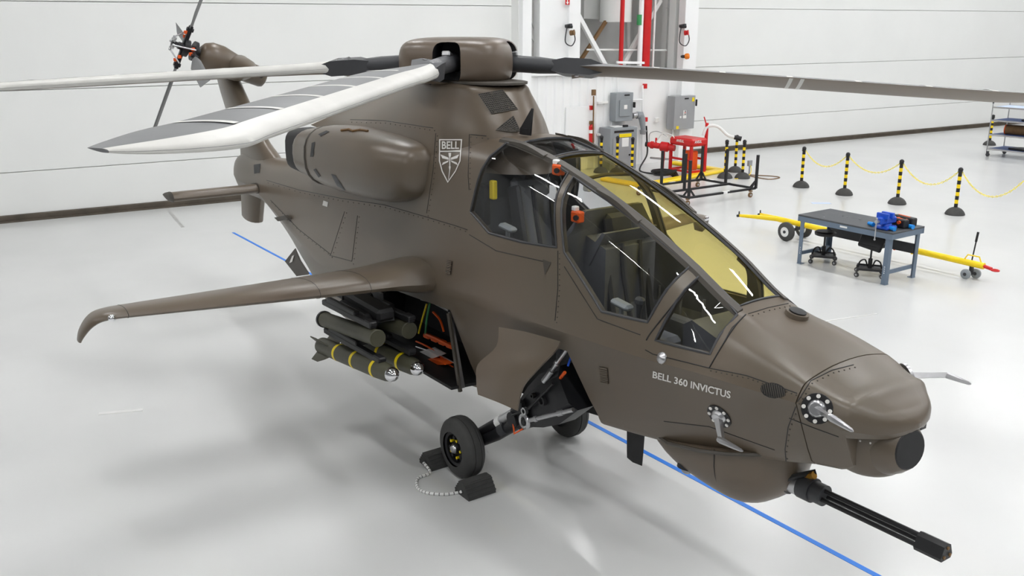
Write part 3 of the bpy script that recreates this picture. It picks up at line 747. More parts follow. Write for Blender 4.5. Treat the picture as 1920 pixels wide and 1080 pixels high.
def blade_pts(fr, r, c_, t, sw, u0, u1, side, lift=0., n=7):
    """points of the upper (side 1) or lower skin between chord fractions u0, u1"""
    u, le, nr = fr; out = []
    for k in range(n):
        q = u0+(u1-u0)*k/(n-1); yt = (2.969*math.sqrt(max(q, 0))-1.26*q-3.516*q*q+2.843*q**3-1.015*q**4)*t
        out.append(HC+u*r+le*(sw+c_*(.3-q))+nr*(side*(yt+lift)))
    return out
for nm, ang, droop, tw in (('B', -45, .034, 8), ('C', 45, .059, 11), ('A', 225, .062, 5), ('D', 135, .05, 8)):
    fr = blade_frame(ang, droop, math.radians(tw)); u, le, nr = fr
    R = [tuple(q) for q in cat(BL, 3)]
    s = MB(); secs = []
    for r, c_, t, sw in R:
        up = blade_pts(fr, r, c_, t, sw, 0, 1, 1, n=13); lo = blade_pts(fr, r, c_, t, sw, 0, 1, -1, n=13); secs.append([tuple(p) for p in up+lo[-2:0:-1]])
    s.loft(secs); N = len(secs[0])
    for i, f in enumerate(s.f):
        if len(f) == 4:
            k = i % N
            s.m[i] = 0 if k < 12 else 1
    b = s.build('rotor_blade', ['blade_grey', 'blade_olive'], heli, 60)
    # white erosion strip wrapped around the leading edge
    s = MB(); secs = []
    for r, c_, t, sw in [q for q in R if q[0] > 1.24]:
        f0 = .30
        up = blade_pts(fr, r, c_, t, sw, 0, f0, 1, .0015, 9); lo = blade_pts(fr, r, c_, t, sw, 0, .05, -1, .0015, 4)
        secs.append([tuple(p) for p in lo[::-1]+up[1:]])
    n = len(secs[0]); vs = [p for q in secs for p in q]; fs = [(i*n+k, i*n+k+1, (i+1)*n+k+1, (i+1)*n+k) for i in range(len(secs)-1) for k in range(n-1)]
    s.add(vs, fs); s.build('leading_edge_strip', 'blade_white', b, 60)
    for r0 in (1.9, 2.5, 3.1, 3.7, 4.3, 4.85):        # pale joint bands across the upper skin
        s = MB(); g0 = blade_pts(fr, r0, .46, .05, 0, .30, .99, 1, .0022, 9); g1 = blade_pts(fr, r0+.055, .46, .05, 0, .30, .99, 1, .0022, 9)
        s.add(g0+g1, [(k, k+1, 10+k, 9+k) for k in range(8)]); s.build('joint_band', 'blade_white', b, 60)
    if nm == 'C':
        for r0 in (3.12, 3.22):
            s = MB(); g0 = blade_pts(fr, r0, .46, .051, 0, .02, .99, -1, .003, 9); g1 = blade_pts(fr, r0+.035, .46, .051, 0, .02, .99, -1, .003, 9)
            s.add(g0+g1, [(k, k+1, 10+k, 9+k) for k in range(8)]); s.build('white_stripe', 'blade_white', b, 60)
    s = MB(); s.tube([tuple(HC+u*r) for r in (.25, .5, .62, .8, .95, 1.05)], [.085, .085, .08, .08, .07, .06], 16)
    s.loft([[tuple(HC+u*r+le*a+nr*q) for a, q in ((w, t), (w, -t), (-w, -t), (-w, t))] for r, w, t in ((.92, .06, .05), (1.05, .11, .075), (1.3, .13, .075), (1.42, .10, .04))])
    s.build('blade_cuff', 'charcoal', b, 40)
    for sd in (-1, 1):
        s = MB(); p = HC+u*1.17+le*(.05*sd); s.cyl(p-nr*.085, p+nr*.085, .022, n=10); s.build('cuff_bolt', 'steel', b)
    s = MB(); p = HC+u*.42; s.bar(p+Vector((0, 0, .06)), p+u*.16+Vector((0, 0, .10)), .08, .05, bev=.01); s.build('damper_bracket', 'steel', b)
# ---- blade aerials
s = MB(); p, n = hitn(985, 247); a = Vector(hp(985, 240, -.12)); 
s.loft([[tuple(q) for q in ((bx, by-.02, bz), (bx+.09, by, bz), (bx, by+.02, bz), (bx-.09, by, bz))] for bx, by, bz in [tuple(a+Vector((0, 0, -.06))), tuple(a+Vector((.01, 0, .0)))]]); s.build('aerial_foot', 'black', heli)
s = MB(); q0 = Vector(hp(983, 243, -.12)); q1 = Vector(hp(998, 204, -.12))
s.prism([tuple(q0+Vector((-.06, -.008, 0))), tuple(q0+Vector((.10, -.008, -.02))), tuple(q1+Vector((.012, -.008, 0))), tuple(q1+Vector((0, -.008, .005)))], (0, .016, 0)); s.build('wire_cutter', 'black', heli)
s = MB(); s.loft([[h(-5.22+dx*c_, dyy*.02, z) for dx, dyy in ((-.5, 0), (0, 1), (.5, 0), (0, -1))] for z, c_ in ((1.10, .24), (.66, .20), (.60, .19))]); s.build('belly_aerial', 'black', heli)
s = MB(); s.cyl(hp(1187, 815, -.28), hp(1187, 822, -.28), .09, n=14)
s = MB(); P = [(552, 467), (562, 490), (578, 515), (556, 518), (534, 490)]
s.prism([hp(a, b_, -.42) for a, b_ in P], (0, .02, .01)); o = s.build('belly_strake', 'paint_dark', heli)
s = MB(); P = [(548, 480), (552, 478), (548, 491), (543, 493)]; s.prism([hp(a, b_, -.425) for a, b_ in P], (0, -.004, 0)); s.build('window', 'decal_white', o)
s = MB(); P = [(514, 408), (533, 404), (541, 411), (521, 415)]; s.prism([hp(a, b_, -.46) for a, b_ in P], (0, .05, .0)); s.build('strake', 'paint_dark', heli)
# ---- probes
def probe(bpx, mid, tip, nr=11):
    p, n = hitn(*bpx); n = n.normalized(); o_ = MB(); o_.cyl(p-n*.01, p+n*.008, .095, n=22); ob = o_.build('air_data_probe', 'black', heli)
    s = MB(); q = p+n*.02; s.lathe(p, p+n*.035, [(0, .06), (.7, .05), (1, .04)], 16)
    a = Vector(hp(*mid, q.y-YC-.12)); t = Vector(hp(*tip, q.y-YC-.14))
    s.loft([[tuple(c+Vector((0, 0, 1))*w*z+(t-a).normalized()*l) for l, z in ((-.05*k, 0), (0, .4), (.05*k, 0), (0, -.4))] for c, w, k in ((q, .06, 1), (q.lerp(a, .6), .05, .8), (a, .05, .7))])
    s.tube([a-(t-a).normalized()*.03, a, a.lerp(t, .5), a.lerp(t, .9), t], [.02, .024, .018, .012, .004], 8)
    s.build('probe_arm', 'steel', ob)
    u = n.cross(Vector((0, 0, 1))).normalized(); v = u.cross(n)
    for k in range(8):
        an = 2*math.pi*k/8; c = p+n*.006+(u*math.cos(an)+v*math.sin(an))*.078; s = MB(); s.cyl(c, c+n*.008, .013, n=8); s.build('fastener', 'decal_white', ob)
    return p, q, a, t
pr1 = probe((1532, 766), (1562, 785), (1600, 809)); pr2 = probe((1349, 780), (1353, 826), (1393, 846))
p, q, a, t = pr1; mir = lambda w: Vector((w.x, 2*YC-w.y, w.z))
s = MB(); s.cyl(mir(p), mir(q), .09, n=20); q, a, t = mir(q), mir(a), mir(t)
s.loft([[tuple(c+Vector((0, 0, 1))*w*z+Vector((1, 0, 0))*l) for l, z in ((-.05*k, 0), (0, .4), (.05*k, 0), (0, -.4))] for c, w, k in ((q, .06, 1), (q.lerp(a, .6), .05, .8), (a, .05, .7))]); s.tube([a, a.lerp(t, .5), a.lerp(t, .9), t], [.024, .018, .012, .004], 8); s.build('air_data_probe', 'steel', heli)
# ---- nose sensor turret
SC = h(-3.0, -.0, 1.60)
s = MB(); 
prof = [(-.20, .02), (-.195, .12), (-.165, .19), (-.10, .235), (-.03, .255), (.05, .26), (.13, .26), (.15, .24)]
s.lathe(h(-3.06, 0, 1.65), h(-3.06, 0, 2.65), [(z, r) for z, r in cat(prof, 3)], 32); sen = s.build('sensor_turret', 'paint', heli, 40)
hd = Vector((.98, -.14, .10)).normalized(); c0 = Vector(h(-3.06, 0, 1.675))
s = MB(); s.lathe(c0, c0+hd*.29, [(0, .2), (.6, .2), (.82, .17), (1, .13)], 24); s.build('sensor_head', 'paint', sen, 40)
s = MB(); s.lathe(c0+hd*.288, c0+hd*.298, [(0, .13), (1, .12)], 24); s.build('lens', 'black', sen)
s = MB()
for k in range(16):
    an = math.radians(-150+k*13); c = Vector(h(-3.06+.262*math.cos(an)*1, .262*math.sin(an), 1.74)); s.ball(c, .007, 6)
for k in range(7): an = math.radians(-118); s.ball(h(-3.06+.26*math.cos(an), .26*math.sin(an), 1.56+k*.03), .006, 6)
s.build('screw', 'decal_white', sen)
s = MB(); s.box(h(-2.88, .20, 1.775), (.08, .06, .05)); s.build('mount_block', 'black', sen)
# ---- gun turret
s = MB(); secs = []
for x, w, zt, d in cat([(-5.02, .04, 1.10, .02), (-4.8, .22, 1.13, .12), (-4.5, .33, 1.17, .27), (-4.15, .37, 1.26, .42), (-3.90, .36, 1.33, .49), (-3.72, .30, 1.38, .44), (-3.60, .2, 1.40, .32), (-3.55, .08, 1.42, .14)], 3):
    ring_ = []
    for k in range(17):
        t = math.pi*k/16; c, s_ = math.cos(t), math.sin(t); ring_.append(h(x, -w*np.sign(c)*abs(c)**.85, zt-d*abs(s_)**.8))
    secs.append(ring_)
s.loft(secs); gt = s.build('gun_turret', 'paint', heli, 40)
s = MB(); s.tube([h(x, -w-.01, z) for x, w, z in ((-5.0, .1, 1.10), (-4.8, .23, 1.115), (-4.5, .34, 1.155), (-4.15, .38, 1.245), (-3.90, .37, 1.315), (-3.72, .31, 1.365), (-3.6, .21, 1.395))], .014, 6); s.build('turret_lip', 'paint_dark', gt)
s = MB(); s.tube([h(-4.02, -.375*math.cos(t), 1.30-.47*math.sin(t)**.8) for t in np.linspace(0, math.pi, 17)], .004, 4); s.build('turret_seam', 'black', gt)
s = MB(); p = Vector(hp(1291, 876, -.22)); s.cyl(p+Vector((0, 0, .1)), p+Vector((0, -.02, 0)), .07, .075, 16); la = s.build('landing_lamp', 'black', heli)
s = MB(); s.ball(p+Vector((0, -.015, .0)), .05, 10); s.build('lamp_lens', 'panel_grey2', la)
G0 = Vector(h(-3.68, 0, 1.115)); G1 = Vector(h(-2.49, 0, 1.125)); gd = (G1-G0).normalized()
s = MB(); s.cyl(G0-gd*.16, G0+gd*.06, .12, .10, 18); s.box(G0-gd*.12, (.2, .2, .22), bev=.02); gn = s.build('gun_mount', 'black_metal', gt)
s = MB(); s.cyl(G0+gd*.04, G0+gd*.15, .082, n=20); s.build('gun_sleeve', 'steel', gt)
s = MB(); s.cyl(G0+gd*.14, G0+gd*.24, .088, n=20); s.cyl(G0+gd*.24, G0+gd*.33, .074, n=20); s.build('gun_receiver', 'charcoal', gt)
s = MB(); s.tube([tuple(G0+Vector((-.1, -.10, .06))), tuple(G0+Vector((.02, -.125, .0))), tuple(G0+Vector((.12, -.07, .08))), tuple(G0+Vector((.22, .03, .13)))], .02, 6); s.build('feed_strap', 'black', gt)
s = MB(); s.cyl(G0+gd*.17+Vector((0, .0, .08)), G0+gd*.23+Vector((0, 0, .115)), .028, n=10); s.build('brass_fitting', 'brass', gt)
bof = [Vector((0, .036*math.cos(t), .036*math.sin(t))) for t in (math.radians(90), math.radians(210), math.radians(330))]
for b_ in bof:
    s = MB(); s.cyl(G0+gd*.3+b_, G1+b_+gd*-.02, .0165, n=10); s.build('gun_barrel', 'black', gt)
s = MB(); s.prism([tuple(G1-gd*.17+Vector((0, y_, z_))) for y_, z_ in ((0, .066), (.035, .05), (.062, -.02), (.05, -.045), (-.05, -.045), (-.062, -.02), (-.035, .05))], tuple(gd*.18)); s.build('muzzle_clamp', 'black', gt)
s = MB(); [s.cyl(G1+b_-gd*.0, G1+b_+gd*.018, .011, n=8) for b_ in bof]; s.build('muzzle', 'brown', gt)
# ---- landing gear
def wheel(c, sg, par):
    c = Vector(c); ax = Vector((0, sg*1.12, 0)); s = MB()       # sg: outward direction along y
    s.lathe(c-ax*.1, c+ax*.1, [(t_, r_*1.13) for t_, r_ in [(.0, .15), (.03, .19), (.10, .235), (.2, .256), (.30, .264), (.33, .262), (.34, .255), (.36, .255), (.37, .266), (.63, .266), (.64, .255), (.66, .255), (.67, .262), (.8, .256), (.9, .235), (.97, .19), (1, .15)]], 40, False)
    ty = s.build('tyre', 'rubber', par, 35)
    s = MB(); s.lathe(c-ax*.085, c+ax*.085, [(t_, r_*1.13) for t_, r_ in [(0, .155), (.9, .155), (1, .148), (.95, .125), (.7, .12), (.68, .06), (.9, .05), (1.0, .045)]], 28); rm = s.build('wheel_rim', 'black_metal', par)
    s = MB(); s.lathe(c+ax*.06, c+ax*.105, [(0, .05), (.6, .045), (1, .03)], 16); s.build('hub_cap', 'steel', rm)
    for k in range(5):
        an = 2*math.pi*k/5; q = c+ax*.035+Vector((math.cos(an), 0, math.sin(an)))*.09; s = MB(); s.cyl(q, q+ax*.04, .014, n=8); s.build('wheel_nut', 'yellow', rm)
    for k in range(8):
        an = 2*math.pi*k/8+.2; q = c+ax*.05+Vector((math.cos(an), 0, math.sin(an)))*.105; s = MB(); s.cyl(q, q+ax*.02, .018, n=8); s.build('rim_hole', 'black', rm)
def leg(W, sg, name):
    g = bpy.data.objects.new('main_gear', None); COL.objects.link(g); g.parent = heli; g.location = Vector(W)-base(heli)
    W = Vector(W); out = Vector((0, -sg, 0)) # outward
    wheel(W, -sg, g)
    dx = W.x+6.77
    J = Vector(h(-6.1+dx, -sg*.50, .80)); P = Vector(h(-5.62, -sg*.40, 1.22)); inn = W-out*.17
    s = MB(); secs = []
    for t, a, b_ in ((-.15, .15, .20), (.25, .15, .23), (.55, .13, .19), (.8, .11, .13), (1, .10, .12)):
        c = P.lerp(J, t); d = (J-P).normalized(); n_ = d.cross(Vector((0, 1, 0))).normalized(); secs.append([tuple(c+Vector((0, 1, 0))*a*y_+n_*b_*z_) for y_, z_ in ((-1, -.6), (-.6, -1), (.6, -1), (1, -.6), (1, .6), (.6, 1), (-.6, 1), (-1, .6))])
    s.loft(secs); s.cyl(J-Vector((0, .12, 0)), J+Vector((0, .12, 0)), .07, n=14); s.build('trailing_arm', 'black_metal', g)
    for k, (cc, rr) in enumerate(((P.lerp(J, .25), .045), (P.lerp(J, .62), .035), (P.lerp(J, .45)+Vector((0, 0, .1)), .025))):
        s = MB(); s.lathe(cc+out*.145, cc+out*.175, [(0, rr), (1, rr), (1, rr*.6), (.3, rr*.55)], 14); s.build('pivot_boss', 'steel' if k == 1 else 'black', g)
    s = MB(); s.tube([J-Vector((.02, 0, .05)), J.lerp(inn, .55)-Vector((0, 0, .035)), inn], [.06, .062, .06], 14); s.cyl(inn-out*.05, W, .05, n=12); s.build('lower_strut', 'black_metal', g)
    a, b_ = J+Vector((-.02, 0, .06)), inn+Vector((.02, 0, .09))
    s = MB(); s.cyl(a, a.lerp(b_, .45), .05, n=14); s.build('shock_body', 'steel', g)
    s = MB(); s.cyl(a.lerp(b_, .4), a.lerp(b_, .5), .058, n=14); s.build('shock_collar', 'white', g)
    s = MB(); s.cyl(a.lerp(b_, .5), b_, .052, n=14); s.build('shock_boot', 'black', g)
    s = MB(); s.cyl(J.lerp(inn, .30)-Vector((0, 0, .02))-0*out, J.lerp(inn, .42)-Vector((0, 0, .02)), .07, n=14); s.build('strut_clamp', 'charcoal', g)
    # polished drag link with rod end
    a, b_ = Vector(h(-5.93+dx*.5, -sg*.62, .86)), Vector(h(-5.42, -sg*.52, 1.14))
    s = MB(); d = (b_-a).normalized(); s.cyl(a+d*.05, b_, .020, n=10); s.cyl(a.lerp(b_, .7), a.lerp(b_, .8), .028, n=10); s.cyl(a.lerp(b_, .22), a.lerp(b_, .28), .028, n=10)
    t_ = [tuple(a+Vector((math.cos(q)*.055, 0, math.sin(q)*.055))) for q in np.linspace(0, 2*math.pi, 14, endpoint=False)]; s.tube(t_, .02, 8, True); s.build('drag_link', 'steel', g)
    s = MB(); s.ball(a, .035, 10); s.build('rod_end_ball', 'black', g)
    # retract actuator up in the bay
    a, b_ = Vector(h(-5.78, -sg*.55, 1.28)), Vector(h(-5.55, -sg*.50, 1.62))
    s = MB(); s.cyl(a, b_, .018, n=10); s.cyl(a, a.lerp(b_, .35), .03, n=10); s.cyl(a.lerp(b_, .55), a.lerp(b_, .6), .028, n=10); s.build('actuator', 'steel', g)
    s = MB(); s.tube([h(-5.75, -sg*.5, 1.30), h(-5.6, -sg*.52, 1.36), h(-5.50, -sg*.55, 1.45)], .014, 6); s.tube([tuple(J+out*.1), tuple(J+out*.14+Vector((.08, 0, -.1))), tuple(J+out*.12+Vector((.18, 0, -.02)))], .008, 6); s.build('cable', 'orange', g)
    s = MB(); s.tube([h(-5.5, -sg*.52, 1.5), h(-5.48, -sg*.5, 1.6), h(-5.47, -sg*.46, 1.7)], .01, 6); s.build('hose', 'vise_blue', g)
    s = MB(); s.tube([tuple(J+out*.12+Vector((.02, 0, .05))), tuple(P.lerp(J, .5)+out*.17), tuple(P+out*.18+Vector((0, 0, .1)))], .012, 6); s.box(P.lerp(J, .75)+out*.15+Vector((0, 0, .1)), (.1, .05, .07), bev=.01); s.build('fitting', 'black', g)
leg(h(-6.84, -.72, .301), 1, 's'); leg(h(-6.98, .66, .301), -1, 'p')
# gear door, curved sheet hinged above the wheel bay
s = MB(); rows = [[(935, 613, .72), (985, 622, .71), (1050, 640, .68)], [(930, 650, .80), (985, 660, .78), (1040, 658, .70)], [(896, 683, .88), (955, 690, .87), (1003, 697, .80)], [(893, 715, .92), (940, 728, .92), (979, 727, .85)], [(896, 740, .93), (935, 755, .93), (969, 770, .88)]]
G = [[Vector(hp(a, b_, -c)) for a, b_, c in r] for r in rows]
fine = [cat([tuple(q) for q in r], 6) for r in G]; cols = list(zip(*fine)); cols = [cat(c, 5) for c in cols]
n1, n2 = len(cols), len(cols[0]); vs = [tuple(p) for c in cols for p in c]; vs2 = [(p[0]-.005, p[1]+.018, p[2]-.01) for p in vs]
fs = [(i*n2+k, i*n2+k+1, (i+1)*n2+k+1, (i+1)*n2+k) for i in range(n1-1) for k in range(n2-1)]
N = len(vs); s.add(vs+vs2, fs+[tuple(N+i for i in reversed(f)) for f in fs])
bd = [k for k in range(n2)]+[i*n2+n2-1 for i in range(1, n1)]+[(n1-1)*n2+k for k in reversed(range(n2-1))]+[i*n2 for i in reversed(range(1, n1-1))]
s.add(vs+vs2, [(bd[k], bd[(k+1) % len(bd)], N+bd[(k+1) % len(bd)], N+bd[k]) for k in range(len(bd))]); s.build('gear_door', 'paint', heli, 50)
s = MB(); s.prism([h(-5.4, .66, 1.6), h(-6.3, .66, 1.5), h(-6.5, .95, .95), h(-5.7, .95, .85)], (0, .02, .01)); s.build('gear_door', 'paint', heli)
# ---- weapon bay fittings
s = MB(); s.prism([h(-7.02, -.30, .80), h(-9.42, -.30, .78), h(-9.42, -.72, .80), h(-7.02, -.72, .82)], (0, 0, .03)); s.build('bay_sill', 'bay_black', heli)
s = MB(); s.bar(h(-7.14, -.66, 1.55), h(-7.02, -.62, .78), .03, .03); s.build('bay_edge_strip', 'paint_dark', heli)
for nm, pts, r, m in (('cable_bundle', [(800, 628), (820, 636), (850, 652)], .022, 'orange'), ('cable', [(812, 585), (825, 600), (832, 622)], .012, 'orange'), ('cable', [(800, 570), (790, 605), (785, 625)], .010, 'yellow'), ('hydraulic_pipe', [(806, 568), (800, 600), (798, 628)], .012, 'green'),
                      ('cable', [(780, 640), (810, 655), (850, 690)], .010, 'orange'), ('pipe', [(790, 560), (815, 568), (842, 583)], .016, 'steel'), ('conduit', [(780, 650), (820, 664), (855, 682)], .008, 'steel')):
    s = MB(); s.tube([hp(*p, -.40) for p in cat(pts, 4)], r, 7); s.build(nm, m, heli)
for k in range(4):
    s = MB(); s.bar(hp(797+k*14, 628+k*6, -.38), hp(807+k*14, 632+k*6, -.38), .06, .05, bev=.012); s.build('cable_sleeve', 'orange', heli)
s = MB(); s.prism([hp(785, 660, -.45), hp(800, 656, -.45), hp(822, 668, -.45), hp(806, 674, -.45)], (0, .1, .01)); s.build('paper_tag', 'white', heli)
s = MB(); s.prism([hp(790, 672, -.5), hp(822, 676, -.5), hp(835, 684, -.5), hp(805, 684, -.5)], (0, .1, 0)); s.build('tray', 'orange', heli)
s = MB(); s.box(hp(703, 550, -.95), (.32, .03, .08), bev=.005); s.build('rack_bracket', 'panel_grey2', heli)
s = MB(); s.bar(h(-7.25, -.58, 1.52), h(-7.0, -.60, .82), .03, .03); s.build('strut', 'steel', heli)
# missile launcher swung out under the wing
la = bpy.data.objects.new('missile_launcher', None); COL.objects.link(la); la.parent = heli; la.location = Vector((-7.93, YC-1.15, 1.2))-base(heli)
s = MB(); s.bar(h(-8.6, -.60, 1.56), h(-8.2, -1.12, 1.50), .34, .10, bev=.02); s.bar(h(-8.62, -1.1, 1.52), h(-7.55, -1.1, 1.50), .20, .12, bev=.03); s.bar(h(-8.3, -1.1, 1.46), h(-7.7, -1.1, 1.46), .34, .07, bev=.02); s.build('beam', 'black', la)
for dy, z, x0, x1 in ((-1.30, 1.44, -8.55, -7.45), (-.94, 1.46, -8.5, -7.35), (-1.32, 1.15, -8.5, -7.25), (-1.0, 1.17, -8.45, -7.25)):
    s = MB(); s.bar(h(x0, dy, z-.015), h(x1, dy, z+.02), .075, .06, bev=.01); s.bar(h(x0+.1, dy, z+.03), h(x0+.75, dy, z+.045), .06, .06, bev=.01); s.box(h(x1-.06, dy, z+.035), (.14, .08, .05), bev=.012); s.build('launch_rail', 'black', la)
s = MB(); s.box(h(-8.0, -1.14, 1.2), (.5, .34, .07), bev=.01); s.bar(h(-8.0, -1.14, 1.45), h(-8.0, -1.14, 1.2), .10, .08); s.build('post', 'black_metal', la)
s = MB(); s.bar(h(-7.75, -1.3, 1.40), h(-7.6, -1.0, 1.44), .03, .03); s.bar(h(-7.9, -1.02, 1.3), h(-7.7, -1.02, 1.42), .03, .03); s.build('link', 'charcoal', la)
# ---- cockpit
for nm, xs_, zf in (('pilot_seat', -6.35, 2.02), ('pilot_seat', -5.15, 1.72)):
    st = bpy.data.objects.new('cockpit_seat', None); COL.objects.link(st); st.parent = heli; st.location = Vector(h(xs_, 0, zf-.2))-base(heli)
    s = MB(); s.box(h(xs_, 0, zf), (.46, .42, .12), bev=.04); s.build('seat_cushion', 'seat_grey', st)
    R = Matrix.Rotation(math.radians(-14), 3, 'Y'); s = MB(); s.box(h(xs_-.30, 0, zf+.42), (.10, .44, .85), R, bev=.04); s.build('backrest', 'seat_grey', st)
    for sg in (-1, 1):
        s = MB(); s.box(h(xs_-.27, sg*.21, zf+.40), (.18, .05, .75), R, bev=.02); s.build('side_bolster', 'charcoal', st)
        s = MB(); s.tube([h(xs_-.20-.02, sg*.10, zf+.78), h(xs_-.18, sg*.09, zf+.5), h(xs_-.10, sg*.07, zf+.12)], .022, 6); s.build('harness_strap', 'charcoal', st)
    s = MB(); s.box(h(xs_-.38, 0, zf+.90), (.1, .28, .18), R, bev=.04); s.build('headrest', 'charcoal', st)
s = MB(); s.prism([h(-5.74, -.46, 1.46), h(-5.74, .46, 1.46), h(-5.66, .46, 2.55), h(-5.62, .30, 2.75), h(-5.62, -.30, 2.75), h(-5.66, -.46, 2.55)], (.05, 0, 0)); s.build('bulkhead', 'interior', heli)
s = MB(); s.prism([h(-5.62, -.28, 2.35), h(-5.40, -.28, 2.60), h(-5.36, -.28, 2.60), h(-5.55, -.28, 2.30)], (0, .56, 0)); s.build('glare_shield', 'interior', heli)
for x0, z0, z1 in ((-5.72, 1.9, 2.55), (-4.48, 1.55, 2.14)):
    s = MB(); s.prism([h(x0, -.27, z0), h(x0, -.27, z1-.05), h(x0+.08, -.27, z1), h(x0+.36, -.27, z1-.08), h(x0+.36, -.27, z0)], (0, .54, 0)); p = s.build('instrument_panel', 'interior', heli)
    s = MB(); s.box(h(x0-.012, 0, z1-.22), (.02, .42, .26), bev=.005); s.build('display', 'black', p)
for xa, xb, zt in ((-6.9, -5.85, 2.12), (-5.6, -4.55, 1.86)):
    for sg in (-1, 1):
        s = MB(); s.box(h((xa+xb)/2, sg*.345, (zt+1.45)/2), (xb-xa, .12, zt-1.45), bev=.02); s.build('side_console', 'interior', heli)
for px, py, dy, zz in ((952, 427, -.40, 0), (1166, 571, -.42, 0)):
    c = Vector(hp(px, py, dy)); s = MB(); s.box(c, (.2, .09, .05), Matrix.Rotation(.1, 3, 'Y'), bev=.02); s.cyl(c-Vector((.0, 0, .12)), c, .02, n=8); s.build('armrest', 'panel_grey', heli)
c = Vector(hp(1200, 570, -.36)); s = MB(); s.tube([c-Vector((0, 0, .2)), c-Vector((.01, 0, .08)), c], [.015, .018, .03], 8); s.box(c+Vector((0, 0, .02)), (.09, .06, .07), bev=.02); s.build('control_grip', 'charcoal', heli)
for px, py, dy in ((1047, 318, -.30), (1083, 406, -.40)):
    c = Vector(hp(px, py, dy)); s = MB(); s.box(c, (.10, .07, .09), bev=.01); cb = s.build('test_camera', 'orange', heli)
    s = MB(); s.cyl(c+Vector((.03, -.035, 0)), c+Vector((.04, -.055, 0)), .022, n=12); s.build('camera_lens', 'black', cb)
    s = MB(); s.box(c+Vector((-.03, 0, .06)), (.05, .05, .04), bev=.008); s.build('camera_clamp', 'white', cb)
s = MB(); s.tube([hp(1030, 325, -.33), hp(1024, 345, -.36), hp(1032, 365, -.38)], .006, 5); s.tube([hp(1050, 327, -.31), hp(1056, 350, -.36), hp(1064, 372, -.38)], .006, 5); s.build('camera_wire', 'charcoal', heli)
s = MB(); s.prism([hp(1030, 347, -.40), hp(1040, 350, -.40), hp(1045, 368, -.40), hp(1035, 376, -.40), hp(1022, 368, -.40), hp(1030, 362, -.40)], (0, .01, 0)); s.build('paper_tag', 'white', heli)
c = Vector(hp(925, 356, -.42)); s = MB(); s.box(c, (.07, .05, .17), bev=.01); s.build('oxygen_tag', 'yellow', heli)
s = MB(); s.box(h(-7.0, -.2, 2.62), (.06, .75, .6)); s.build('rear_bulkhead', 'interior', heli)
s = MB(); s.box(hp(905, 385, -.42), (.14, .1, .38), bev=.02); s.build('equipment_pack', 'black', heli)
for k in range(4):
    s = MB(); x = -5.5+k*.26; s.tube([h(x, .36, 1.5), h(x, .47, 1.8), h(x, .48, 2.02)], .014, 5); s.build('frame_rib', 'interior', heli)
s = MB(); s.box(hp(1110, 352, -.1), (.08, .14, .05), bev=.01); s.build('display_unit', 'white', heli)
# canopy cross beams under the roof
for x in (-5.70, -4.40):
    s = MB(); s.tube([h(x, a*(_fn[9](x)-.02), _fn[10](x)-.05-.02*abs(a)) for a in (-1, -.5, 0, .5, 1)], .016, 6)
    if x < -5: s.build('canopy_beam', 'charcoal', heli)
# ---- missiles carried on the launcher: things of their own
def missile(dy, z0, z1, x0, x1, label):
    a, b_ = Vector(h(x0, dy, z0)), Vector(h(x1, dy, z1)); d = (b_-a); L = d.length; e = d.normalized(); r = .089
    t = thing('missile', label, 'missile', tuple(h((x0+x1)/2, dy, z0-.09)), 'yellow banded missiles on the lower launcher')
    s = MB(); s.lathe(a, b_, [(0, r*.8), (.01, r*.95), (.03, r), (.80, r), (.9, r*.93), (.945, r*.78)], 28); s.build('body', 'olive', t, 40)
    s = MB(); s.lathe(a+d*.945, b_, [(0, r*.78), (.35, r*.74), (.65, r*.58), (.88, r*.32), (1, .004)], 24); s.build('seeker_dome', 'chrome', t, 60)
    for u in (.27, .51, .77):
        s = MB(); s.lathe(a+d*u, a+d*(u+.03), [(0, r+.002), (1, r+.002)], 28, False); s.build('yellow_band', 'yellow', t)
    for k in range(4):
        an = math.radians(45+90*k); f = Vector((0, math.cos(an), math.sin(an))); s = MB(); n_ = e.cross(f).normalized()*.006
        s.prism([tuple(a+e*.02+f*r*.9-n_), tuple(a+e*.02+f*(r+.09)-n_), tuple(a+e*.16+f*(r+.09)-n_), tuple(a+e*.26+f*(r+.04)-n_), tuple(a+e*.33+f*r*.95-n_)], tuple(n_*2)); s.build('fin', 'olive', t)
missile(-1.32, .92, 1.11, -8.66, -6.99, 'outer yellow-banded missile with mirrored nose, lowest and nearest the camera')
missile(-1.01, .96, 1.07, -8.70, -7.07, 'inner yellow-banded missile with mirrored nose, nearer the open bay')
def ltube(dy, z0, z1, x0, x1, label):
    a, b_ = Vector(h(x0, dy, z0)), Vector(h(x1, dy, z1)); d = b_-a
    t = thing('launch_tube', label, 'launch tube', tuple(h((x0+x1)/2, dy, z0-.1)), 'plain tubes on the upper launcher')
    s = MB(); s.cyl(a, b_, .079, n=28); s.build('tube', 'olive', t)
    s = MB(); s.lathe(b_-d*.015, b_+d*.004, [(0, .084), (.8, .084), (1, .078), (.9, .068)], 28, False); s.build('rim', 'olive', t)
    s = MB(); s.cyl(b_, b_+d*.001, .07, n=28); s.build('cover', 'olive', t)
    s = MB(); s.lathe(a, a+d*.03, [(0, .088), (1, .088)], 28); s.build('end_ring', 'black', t)
ltube(-1.30, 1.22, 1.36, -8.61, -7.37, 'outer plain olive launch tube under the wing')
ltube(-.95, 1.26, 1.365, -8.5, -7.39, 'inner plain olive launch tube beside the open bay')
